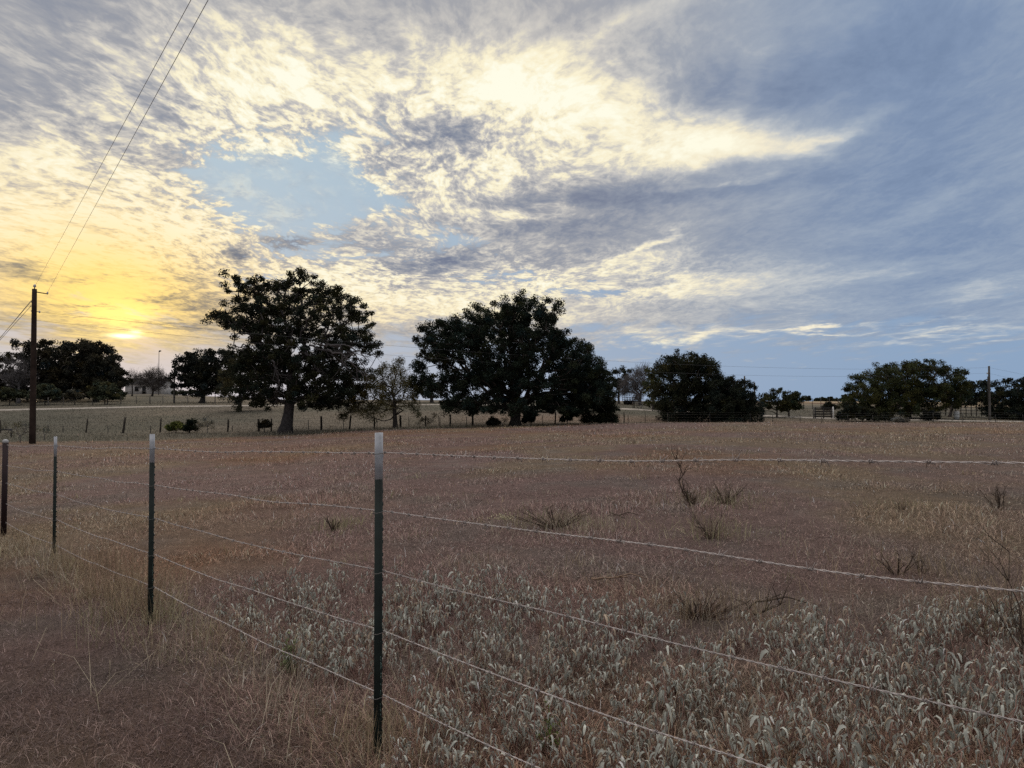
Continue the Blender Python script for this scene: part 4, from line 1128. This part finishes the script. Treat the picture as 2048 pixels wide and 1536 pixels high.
def rake():
    Y = 100; s = Y / FPX; x0, x1 = (1266 - 1024) * s, (1302 - 1024) * s; xm = (1278 - 1024) * s; g = gz(xm, Y)
    root = thing('farm_implement', (xm, Y, g), 'old dark farm implement with a spoked wheel and a leaning blade, before the trailer', 'farm machine'); o = np.array(root.location)
    mb = MB(); mb.tube([(x0, Y, g + .75), (xm, Y, g + .70), (x1, Y, g + .85)], .07, 6); mb.tube([(x0, Y, g), (x0, Y, g + .9)], .06, 6); mb.tube([(x0 + .25, Y + .4, g), (x0 + .2, Y, g + .8)], .05, 6)
    mb.tube([(x1, Y, g + .85), (x1 + .3, Y + .5, g)], .05, 6); mb.build('frame', M_IRON, root, False, o)
    an = np.linspace(0, 2 * np.pi, 21); mb = MB()
    mb.tube(np.stack([xm + .36 * np.cos(an), Y - .3 + 0 * an, g + .38 + .36 * np.sin(an)], -1), .05, 6, (1, 1, 1), False)
    for k in range(6): mb.tube([(xm, Y - .3, g + .38), (xm + .36 * math.cos(k * 1.047), Y - .3, g + .38 + .36 * math.sin(k * 1.047))], .018, 4)
    mb.tube([(xm, Y - .38, g + .38), (xm, Y + .05, g + .38)], .06, 8); mb.build('wheel', M_POLE2, root, False, o)
    xb = (1289 - 1024) * s; xc = (1297 - 1024) * s
    mb = MB(); V = [(xb, Y - .25, g + 1.05), (xb + .28, Y - .22, g + 1.0), (xc + .25, Y - .5, g + .08), (xc - .05, Y - .53, g + .12)]
    V += [(a_, b_ + .06, c_) for a_, b_, c_ in V]
    mb.add(V, [[(0, 3, 2, 1), (4, 5, 6, 7), (0, 1, 5, 4), (1, 2, 6, 5), (2, 3, 7, 6), (3, 0, 4, 7)]]); mb.build('blade', M_RUBBER, root, False, o)
rake()
# ------------------------------------------------------------------ grass, weeds, dead shrubs
M_GRASS = mat('dead_grass', (1, 1, 1), .85, .1, True, 0, 1, 0, .25)
M_SILVER = mat('silver_leaf', (1, 1, 1), .8, .15, True, 0, 1, 0, .15)
M_STALK = mat('dry_stalk', (.085, .064, .050), .9, .1, True, .25, 20)

def blades(mb, x, y, h, w, tilt, curve, col, r, z0=None):
    n = len(x); z = ground_z(x, y) - .01 if z0 is None else z0
    a = r.uniform(0, 2 * np.pi, n); d = np.stack([np.cos(a), np.sin(a), 0 * a], -1)
    b = a + np.pi / 2 + r.normal(0, .5, n); e = np.stack([np.cos(b), np.sin(b), 0 * b], -1) * (w * .5)[:, None]
    base = np.stack([x, y, z], -1)
    def at_(t):
        th = tilt + curve * t
        return d * (np.sin(th) * h * t)[:, None] + np.array([0, 0, 1.0]) * (np.cos(np.minimum(th, 1.75)) * h * t)[:, None]
    m, tp = base + at_(.55), base + at_(1.0)
    V = np.stack([base - e, base + e, m + e * .8, m - e * .8, tp], 1).reshape(-1, 3)
    i = np.arange(n)[:, None] * 5
    mb.add(V, [i + np.array([[0, 1, 2, 3]]), i + np.array([[3, 2, 4]])], np.repeat(col, 5, axis=0))

def wedge(n, d0, d1, p, r, lo=-320, hi=2360):
    u = r.random(n); q = 1 - p
    d = (d0 ** q + u * (d1 ** q - d0 ** q)) ** (1 / q)
    px = r.uniform(lo, hi, n)
    m = n // 3                                   # thinner cover beyond both picture edges
    if lo == -320:
        d = np.concatenate([d, (d0 ** q + r.random(m) * (d1 ** q - d0 ** q)) ** (1 / q)])
        px = np.concatenate([px, np.where(r.random(m) < .4, r.uniform(-1500, lo, m), r.uniform(hi, 4000, m))])
    return (px - 1024) / FPX * d, d

def fence_side(x, y):
    """signed distance from the fence line, positive in the field"""
    return (x - TOPS[0].x) * fnor.x + (y - TOPS[0].y) * fnor.y

def dry_grass():
    r = np.random.default_rng(77)
    mb = MB()
    for (n, d0, d1, p) in ((230000, 1.15, 7.5, 1.15), (190000, 7.5, 24, 1.3), (150000, 24, 60, 1.2)):
        x, y = wedge(n, d0, d1, p, r); n = len(x)
        z = zone(x, y); keep = r.random(n) > z * .96; x, y = x[keep], y[keep]; n = len(x)
        tuft = fbm(x, y, .8, 91, 3); big = fbm(x, y, .12, 95, 3)
        bare = np.clip((fbm(x, y, .55, 97, 3) - .36) * 6, .08, 1); k2 = r.random(n) < bare; x, y, tuft, big = x[k2], y[k2], tuft[k2], big[k2]; n = len(x)
        road_side = np.clip(-fence_side(x, y) / .5, 0, 1)
        h = (.035 + .075 * np.clip((tuft - .35) * 3, 0, 1)) * r.uniform(.5, 1.5, n) * (1 - .35 * road_side) * (1 + .25 * (y > 20))
        w = np.maximum(.0022 + .0010 * r.random(n), .00060 * y)
        tilt = np.abs(r.normal(.25, .45, n)) + .65 * road_side * r.random(n) + .5 * (r.random(n) < .35)
        c = patches(x, y) * 1.30
        br = np.exp(r.normal(-.14, .58, n))[:, None]
        c = c * br
        pale = r.random(n) < np.where(y > 8, .06, .11) * (1 - .6 * road_side)
        c[pale] = np.array([.50, .43, .33]) * r.uniform(.7, 1.2, (pale.sum(), 1))
        olive = r.random(n) < .04 + .10 * road_side * (tuft > .5)
        c[olive] = np.array([.20, .19, .10]) * r.uniform(.7, 1.3, (olive.sum(), 1))
        # the mown verge on this side of the fence is duller and greyer
        vg = np.array([.180, .140, .134]) * br
        c = c + (vg - c) * (road_side * .65)[:, None]
        blades(mb, x, y, h, w, tilt, r.uniform(.1, 1.0, n), np.clip(c, .02, .75), r)
    # flattened litter: short stems lying in every direction
    for (n, d0, d1, p) in ((260000, 1.2, 6.0, 1.0001), (170000, 6.0, 18, 1.3)):
        x, y = wedge(n, d0, d1, p, r); n = len(x)
        rs = np.clip(-fence_side(x, y) / .4, 0, 1)
        lie = fbm(x, y, 1.6, 131, 3)
        k2 = r.random(n) < np.clip(.25 + (lie - .35) * 3, .2, 1); x, y, rs, lie = x[k2], y[k2], rs[k2], lie[k2]; n = len(x)
        c = patches(x, y) * 1.15
        vg = np.array([.170, .130, .126]); c = c + (vg - c) * (rs * .8)[:, None]
        c = c * np.exp(r.normal(-.25, .50, n))[:, None]
        z0 = ground_z(x, y) + r.uniform(-.004, .018, n)
        blades(mb, x, y, r.uniform(.018, .065, n), np.maximum(.0022, .0006 * y) * r.uniform(.7, 1.3, n), r.normal(1.25, .30, n), r.uniform(-.3, .5, n), np.clip(c, .015, .7), r, z0)
    o = mb.build('dry_grass', M_GRASS)
    tag(o, 'short dead brown grass covering the field and the verge', 'grass', kind='stuff')
    mb = MB()
    x, y = wedge(90000, 44, 125, 1.01, r, -250, 2300)
    z = zone(x, y); keep = r.random(len(x)) < z; x, y = x[keep], y[keep]; n = len(x)
    c = ground_rgb(x, y) * 1.1 * np.exp(r.normal(0, .3, n))[:, None]
    edge = np.clip(1 - (y - field_edge(x, y)) / 7, 0, 1) * (x < -3)
    c = c + (np.array([.30, .29, .23]) - c) * (edge * .6)[:, None]
    blades(mb, x, y, (.10 + .22 * edge) * r.uniform(.5, 1.5, n), np.maximum(.02, .0007 * y), np.abs(r.normal(.2, .3, n)), r.uniform(0, .6, n), np.clip(c, .02, .7), r)
    tag(mb.build('pasture_grass', M_GRASS), 'grey green grass of the pasture behind the field', 'grass', kind='stuff')
dry_grass()

def ground_hit(px, py):
    rr = ray(px, py); lo, hi = .8, 120.0
    for Y in np.geomspace(.8, 90, 500):
        if CAMZ + rr[2] * Y < gz(rr[0] * Y, Y): hi = Y; break
        lo = Y
    return rr[0] * hi, hi

def straw():
    """tall pale straw along the fence line and in scattered clumps"""
    r = np.random.default_rng(5)
    mb = MB()
    cl = []                                             # x, y, spread, count, height
    t = r.uniform(-2.6, 9.6, 150)
    for k in t:
        s_ = r.normal(0, .16)
        big = 1.0 if 1.6 < k < 6.5 else .6
        cl.append((TOPS[0].x + fdir.x * k + fnor.x * s_, TOPS[0].y + fdir.y * k + fnor.y * s_, .07, int(26 * big), r.uniform(.13, .34) * (1 if big == 1 else .75)))
    for px, py, sp, n, h in [(235, 1190, .16, 210, .48), (275, 1235, .18, 260, .52), (250, 1215, .25, 160, .40), (180, 1140, .16, 130, .40), (120, 1125, .12, 60, .35), (330, 1250, .10, 80, .35), (760, 1500, .10, 110, .26), (700, 1490, .16, 110, .24), (820, 1500, .16, 90, .24),
                              (560, 1390, .16, 60, .26), (590, 1440, .12, 60, .30), (600, 1340, .12, 50, .28), (380, 1260, .14, 70, .28), (1120, 1062, .45, 330, .26), (1075, 1050, .22, 130, .24), (1180, 1058, .25, 120, .20), (1430, 1075, .30, 160, .30), (1460, 1010, .35, 160, .28), (1400, 1010, .3, 110, .28),
                              (1400, 1240, .28, 260, .20), (1330, 1225, .2, 140, .18), (1480, 1235, .24, 170, .22), (1560, 1250, .2, 150, .24), (1590, 1270, .12, 70, .22), (670, 1060, .20, 90, .18), (700, 1050, .16, 80, .18),
                              (1800, 1145, .3, 150, .22), (1870, 1140, .25, 130, .22), (1960, 1230, .25, 150, .22), (2010, 1260, .2, 140, .24), (1990, 1170, .2, 110, .22), (1805, 1018, .22, 80, .18), (1280, 1010, .3, 80, .16), (1650, 1110, .3, 70, .16), (1700, 1240, .2, 90, .16)]:
        x, y = ground_hit(px, py); cl.append((x, y, sp, n, h))
    for _ in range(130):
        px = r.uniform(0, 2048); py = 905 + 520 * r.random() ** 1.6
        x, y = ground_hit(px, py)
        if fence_side(x, y) > .3: cl.append((x, y, .12, int(r.uniform(10, 30)), r.uniform(.10, .20)))
    for (x, y, sp, n, h) in cl:
        bx = x + r.normal(0, sp, n); by = y + r.normal(0, sp, n)
        ok = by > 1.0; bx, by = bx[ok], by[ok]; n = len(bx)
        if not n: continue
        base = np.array([[.40, .32, .21], [.46, .40, .31], [.33, .25, .17], [.36, .33, .20]])[r.integers(0, 4)]
        c = base * np.exp(r.normal(-.12, .28, n))[:, None]
        blades(mb, bx, by, h * r.uniform(.4, 1.25, n), np.maximum(.0026, .0006 * by) * r.uniform(.7, 1.2, n), np.abs(r.normal(.12, .28, n)), r.uniform(0, 1.1, n) * (r.random(n) < .7), np.clip(c, .02, .8), r)
    # lone long stems that arch over
    n = 300
    k = r.uniform(-2.2, 9.0, n); s_ = r.normal(.1, .5, n)
    x = TOPS[0].x + fdir.x * k + fnor.x * s_; y = TOPS[0].y + fdir.y * k + fnor.y * s_
    ok = y > 1.3; x, y = x[ok], y[ok]; n = len(x)
    blades(mb, x, y, r.uniform(.2, .55, n), np.full(n, .003), np.abs(r.normal(.3, .35, n)), r.uniform(.2, 1.6, n), np.array([.50, .43, .31]) * r.uniform(.6, 1.2, (n, 1)), r)
    tag(mb.build('straw_grass', M_GRASS), 'taller pale straw growing along the wire fence and in loose clumps', 'grass', kind='stuff')
straw()

# --- silvery drooping weeds
def weed_mesh(seed):
    r = np.random.default_rng(seed); mb = MB()
    kind = seed % 4                       # leafy, thin, half bare, small
    H = r.uniform(.13, .27) * (.7 if kind == 3 else 1); ns = r.integers(2, 6)
    big = r.uniform(.65, 1.0) if kind in (0, 2) else r.uniform(.45, .75)
    for s_ in range(ns):
        a = r.uniform(0, 6.28); sp = r.uniform(.15, .75) if s_ else .12; h = H * r.uniform(.55, 1.1)
        t = np.linspace(0, 1, 6)[:, None]
        d = np.array([math.cos(a), math.sin(a), 0])
        st_pts = d * sp * h * t ** 1.3 + np.array([0, 0, h]) * t + r.normal(size=(6, 3)) * .007
        st_pts[0, 2] = -.01
        mb.tube(st_pts, np.linspace(.0026, .0014, 6), 4, np.array([.26, .16, .13]) * r.uniform(.7, 1.3))
        nl = int(r.integers(5, 11) * (1.3 if kind == 1 else .5 if kind == 2 else 1))
        for k in range(nl):
            tt = r.uniform(.2, 1.0) ** .5; p = np.array([np.interp(tt, t.ravel(), st_pts[:, c]) for c in range(3)])
            az_ = r.uniform(0, 6.28); o = np.array([math.cos(az_), math.sin(az_), 0]); up = np.array([0, 0, 1.0])
            L = r.uniform(.030, .066) * big; W = L * r.uniform(.07, .135)
            th0 = r.uniform(-.5, .7); hang = -r.uniform(1.0, 1.5); hook = r.normal(-.1, .25)
            pts = [p]
            for q in range(5):
                th = th0 + (hang - th0) * min(1.0, (q + .3) / 2.0) + hook * max(0, q - 2) * .5
                pts.append(pts[-1] + (o * math.cos(th) + up * math.sin(th)) * L / 5)
            pts = np.array(pts); side = np.cross(o, up); tw = r.normal(0, .8)
            wd = W * np.array([.25, .8, 1.0, .85, .5, .06])
            tan = np.gradient(pts, axis=0); tan /= np.linalg.norm(tan, axis=1)[:, None]
            nrm = np.cross(side, tan); ss = side * math.cos(tw) + nrm * math.sin(tw)
            cup = nrm * wd[:, None] * r.uniform(.3, 1.1)
            V = np.concatenate([pts - ss * wd[:, None] + cup, pts, pts + ss * wd[:, None] + cup])
            i = np.arange(5)[:, None]
            q = np.concatenate([np.stack([i, i + 1, i + 7, i + 6], -1).reshape(-1, 4), np.stack([i + 6, i + 7, i + 13, i + 12], -1).reshape(-1, 4)])
            base = np.array([.475, .485, .425]) if r.random() < .78 else np.array([.44, .36, .27])
            mb.add(V, [q], np.clip(base * np.exp(r.normal(-.05, .28)), .04, .8))
    return mesh_np('silver_weed', np.concatenate(mb.v), mb.f, M_SILVER, np.concatenate(mb.c), True)
WEED = [weed_mesh(200 + i) for i in range(32)]
def weeds():
    r = np.random.default_rng(12); pts = []; tries = 0
    tx = [430, 560, 800, 1000, 1250, 1400, 1600, 1800, 2048, 2200]; ty = [1215, 1185, 1180, 1200, 1250, 1295, 1285, 1265, 1245, 1245]
    holes = [(560, 1480, 150, 90), (1470, 1340, 90, 30), (760, 1520, 90, 60), (1750, 1290, 60, 20), (1390, 1500, 70, 25)]
    while len(pts) < 900 and tries < 90000:
        tries += 1
        px = r.uniform(440, 2130); top = np.interp(px, tx, ty)
        py = top + (1640 - top) * r.random() ** 1.25
        if px < 760 and py > 1330 - (px - 760) * -.5 + 120: continue
        if px < 760 and py > 1400: continue
        if any(((px - a) / c) ** 2 + ((py - b) / d) ** 2 < 1 for a, b, c, d in holes): continue
        if vnoise(px, py, 1 / 90.0, 4) < .44 and r.random() < .9: continue
        x, y = ground_hit(px, py)
        if y < 1.75: continue
        if fence_side(x, y) < -.12 and py < 1500 : continue
        if any((x - a) ** 2 + (y - b) ** 2 < (.03 + .008 * b) ** 2 for a, b in pts): continue
        pts.append((x, y))
    pts.sort(key=lambda p: math.hypot(*p))
    far = pts[296:]
    for i, (x, y) in enumerate(pts[:296]):
        o = bpy.data.objects.new('silver_weed', WEED[i % len(WEED)]); COL.objects.link(o)
        o.location = (x, y, gz(x, y) - .01); o.rotation_euler = (r.normal(0, .2), r.normal(0, .2), r.uniform(0, 6.28))
        s_ = r.uniform(.7, 1.2); o.scale = (s_, s_, s_ * r.uniform(.85, 1.15))
        tag(o, 'silvery weed with limp drooping leaves in the dead grass by the barbed wire', 'weed', 'silvery drooping weeds along the fence')
    mb = MB(); raw = {}
    for i, (x, y) in enumerate(far):
        k = i % len(WEED); me = WEED[k]
        if k not in raw:
            v = np.empty(len(me.vertices) * 3, np.float32); me.vertices.foreach_get('co', v)
            c = np.empty(len(me.vertices) * 4, np.float32); me.attributes['tone'].data.foreach_get('color', c)
            raw[k] = (v.reshape(-1, 3), c.reshape(-1, 4)[:, :3], [[tuple(p.vertices) for p in me.polygons if len(p.vertices) == n] for n in (3, 4)])
        v, c, fs = raw[k]; a = r.uniform(0, 6.28); s_ = r.uniform(.8, 1.25)
        Mx = np.array([[math.cos(a), -math.sin(a), 0], [math.sin(a), math.cos(a), 0], [0, 0, 1]])
        mb.add(v @ Mx.T * s_ + np.array([x, y, gz(x, y) - .01]), [np.array(f) for f in fs if f], c * r.uniform(.8, 1.15))
    tag(mb.build('silver_weeds', M_SILVER), 'farther silvery weeds thinning out into the brown field', 'weeds', kind='stuff')
weeds()

# --- dead shrubs standing in the field
def stalks(mb, base, H, spread, n, r, forks=3, rad=.006, col=(1, 1, 1)):
    for _ in range(n):
        a = r.uniform(0, 6.28); sp = r.uniform(.1, 1) * spread; d = np.array([math.cos(a), math.sin(a), 0])
        h = H * r.uniform(.45, 1.0); t = np.linspace(0, 1, 6)[:, None]
        b = base + d * r.uniform(0, .3) * spread * .6
        p = b + d * sp * t ** 1.3 + np.array([0, 0, h]) * t + r.normal(size=(6, 3)) * .02 * H * t
        q = rad * r.uniform(.6, 1.1)
        mb.tube(p, np.linspace(q, q * .45, 6), 5, col)
        for _f in range(forks):
            i = r.integers(2, 6); d2 = d * r.uniform(-.2, 1) + r.normal(size=3) * .5; d2[2] = abs(d2[2]) + .5; d2 /= np.linalg.norm(d2)
            L = h * r.uniform(.15, .45); m = p[i] + d2 * L * .5 + r.normal(size=3) * .02 * H; e = p[i] + d2 * L + np.array([0, 0, .05 * L])
            mb.tube([p[i], m, e], [q * .5, q * .4, q * .2], 4, col)
            d3 = d2 + r.normal(size=3) * .6; mb.tube([m, m + d3 * L * .4], [q * .35, q * .15], 3, col)
def shrub(px, py, label, H, spread, n, seed, forks=3, rad=.006, fine=0, name='dead_shrub', fine_col=(2.6, 2.6, 2.4), lone=None):
    r = np.random.default_rng(seed); x, y = ground_hit(px, py); z = gz(x, y)
    root = thing(name, (x, y, z), label, 'shrub'); o = np.array(root.location)
    mb = MB(); stalks(mb, o + np.array([0, 0, -.03]), H, spread, n, r, forks, rad)
    if lone is not None:
        p = np.array([list(at(a, b, y)) for a, b in lone]); mb.tube(p, np.linspace(rad * 1.3, rad * .5, len(p)), 5)
        for k in range(1, len(p)):
            for _ in range(2):
                d = r.normal(size=3) * .4; d[2] = abs(d[2]) + .5; d /= np.linalg.norm(d); mb.tube([p[k], p[k] + d * .12, p[k] + d * .12 + (d + r.normal(size=3) * .4) * .1], [rad * .6, rad * .45, rad * .2], 4)
    mb.build('stalks', M_STALK, root, False, o)
    if fine:
        mb = MB(); stalks(mb, o + np.array([0, 0, -.02]), H * .75, spread * 1.1, fine, r, 3, rad * .35, fine_col); mb.build('fine_twigs', M_STALK, root, False, o)
    return root
shrub(1385, 1012, 'tallest dead shrub in the field, one forked stalk reaching the top wire', .34, .18, 9, 301, 3, .010, 40, lone=[(1385, 1012), (1378, 1000), (1366, 985), (1358, 962), (1366, 950), (1360, 935), (1352, 920)])
shrub(1452, 1008, 'low bushy dead shrub just right of the tallest one', .34, .30, 14, 302, 3, .006, 60)
shrub(1425, 1078, 'grey wispy dead shrub below the tallest one', .32, .26, 12, 303, 3, .005, 70)
shrub(1110, 1056, 'wide dead shrub with rows of short stubby twigs, right of the tallest middle post', .26, .50, 22, 304, 3, .008, 50)
shrub(668, 1062, 'small cluster of broken stalks left of the tallest post', .20, .10, 7, 305, 1, .010, 14)
shrub(1400, 1236, 'dark brown dead shrub with a crooked branch behind the silvery weeds', .20, .30, 18, 306, 3, .006, 60, fine_col=(1.4, 1.1, .9), lone=[(1485, 1240), (1510, 1230), (1530, 1222), (1560, 1210)])
shrub(1802, 1022, 'small grey tuft of dead twigs in the bare right half of the field', .16, .14, 10, 307, 2, .004, 40)
shrub(1795, 1150, 'thin three pronged dead shrub near the second wire at the right', .22, .22, 7, 308, 2, .006, 14)
shrub(2000, 1020, 'spiky dead shrub at the right picture edge above the second wire', .36, .30, 10, 309, 3, .008, 16)
shrub(2064, 1345, 'tall bare dark twigs at the right picture edge', .70, .30, 5, 310, 4, .0045, 6)
shrub(1925, 1335, 'low forked dark twig among the silvery weeds at the right', .26, .12, 3, 311, 1, .006, 0)
shrub(1840, 1150, 'short forked dead shrub beside the three pronged one', .20, .12, 5, 312, 2, .006, 10)
for (p, q, lb, sd) in [((1218, 1030), (1250, 1052), 'dark fallen stick lying right of the wide dead shrub', 1), ((1183, 1166), (1255, 1176), 'pale forked dead branch lying above the silvery weeds', 2), ((1478, 1236), (1560, 1214), 'dark crooked fallen branch beside the dark brown shrub', 3)]:
    r_ = np.random.default_rng(sd); a = ground_hit(*p); b = ground_hit(*q)
    t = np.linspace(0, 1, 9)[:, None]; X = np.array([[a[0], a[1]]]) * (1 - t) + np.array([[b[0], b[1]]]) * t + r_.normal(size=(9, 2)) * .012
    Pp = np.column_stack([X, ground_z(X[:, 0], X[:, 1]) + .035 + .05 * t.ravel()])
    mb = MB(); mb.tube(Pp, np.linspace(.010, .004, 9), 5, (3, 2.8, 2.6) if sd == 2 else (1, 1, 1)); mb.tube([Pp[5], Pp[5] + np.array([.10, -.12, .06]), Pp[5] + np.array([.22, -.16, .03])], [.006, .005, .003], 4, (3, 2.8, 2.6) if sd == 2 else (1, 1, 1))
    tag(mb.build('fallen_branch', M_STALK, None, False, Pp[0]), lb, 'branch')
# the pale low weed and the two green weeds
def small_weed(px, py, label, col, n, sp, H, seed, name='low_weed', size=.03):
    r = np.random.default_rng(seed); x, y = ground_hit(px, py); z = gz(x, y)
    mb = MB(); c = np.column_stack([x + r.normal(0, sp, n), y + r.normal(0, sp * .8, n), z + np.abs(r.normal(0, H * .5, n)) + .015])
    leaf_quads(mb, c, size, .45, np.array(col) * r.uniform(.6, 1.3, (n, 1)), 0, r)
    for k in range(n // 6): mb.tube([(x + r.normal(0, sp * .3), y, z - .01), tuple(c[k * 6 % n])], [.0025, .0015], 4, np.array(col) * .6)
    tag(mb.build(name, M_GRASS, None, False, (x, y, z)), label, 'weed')
small_weed(1012, 1042, 'patch of tiny pale yellow flowers left of the wide dead shrub', (.78, .74, .46), 90, .11, .06, 401, 'flower_patch', .022)
bpy.data.objects['flower_patch']['kind'] = 'stuff'
small_weed(1100, 1500, 'small fresh green weed below the lowest wire', (.16, .20, .06), 110, .025, .14, 402, 'green_weed', .022)
small_weed(577, 1350, 'slim pale green weed on the verge left of the tallest post', (.26, .29, .15), 90, .02, .20, 403, 'green_weed', .03)
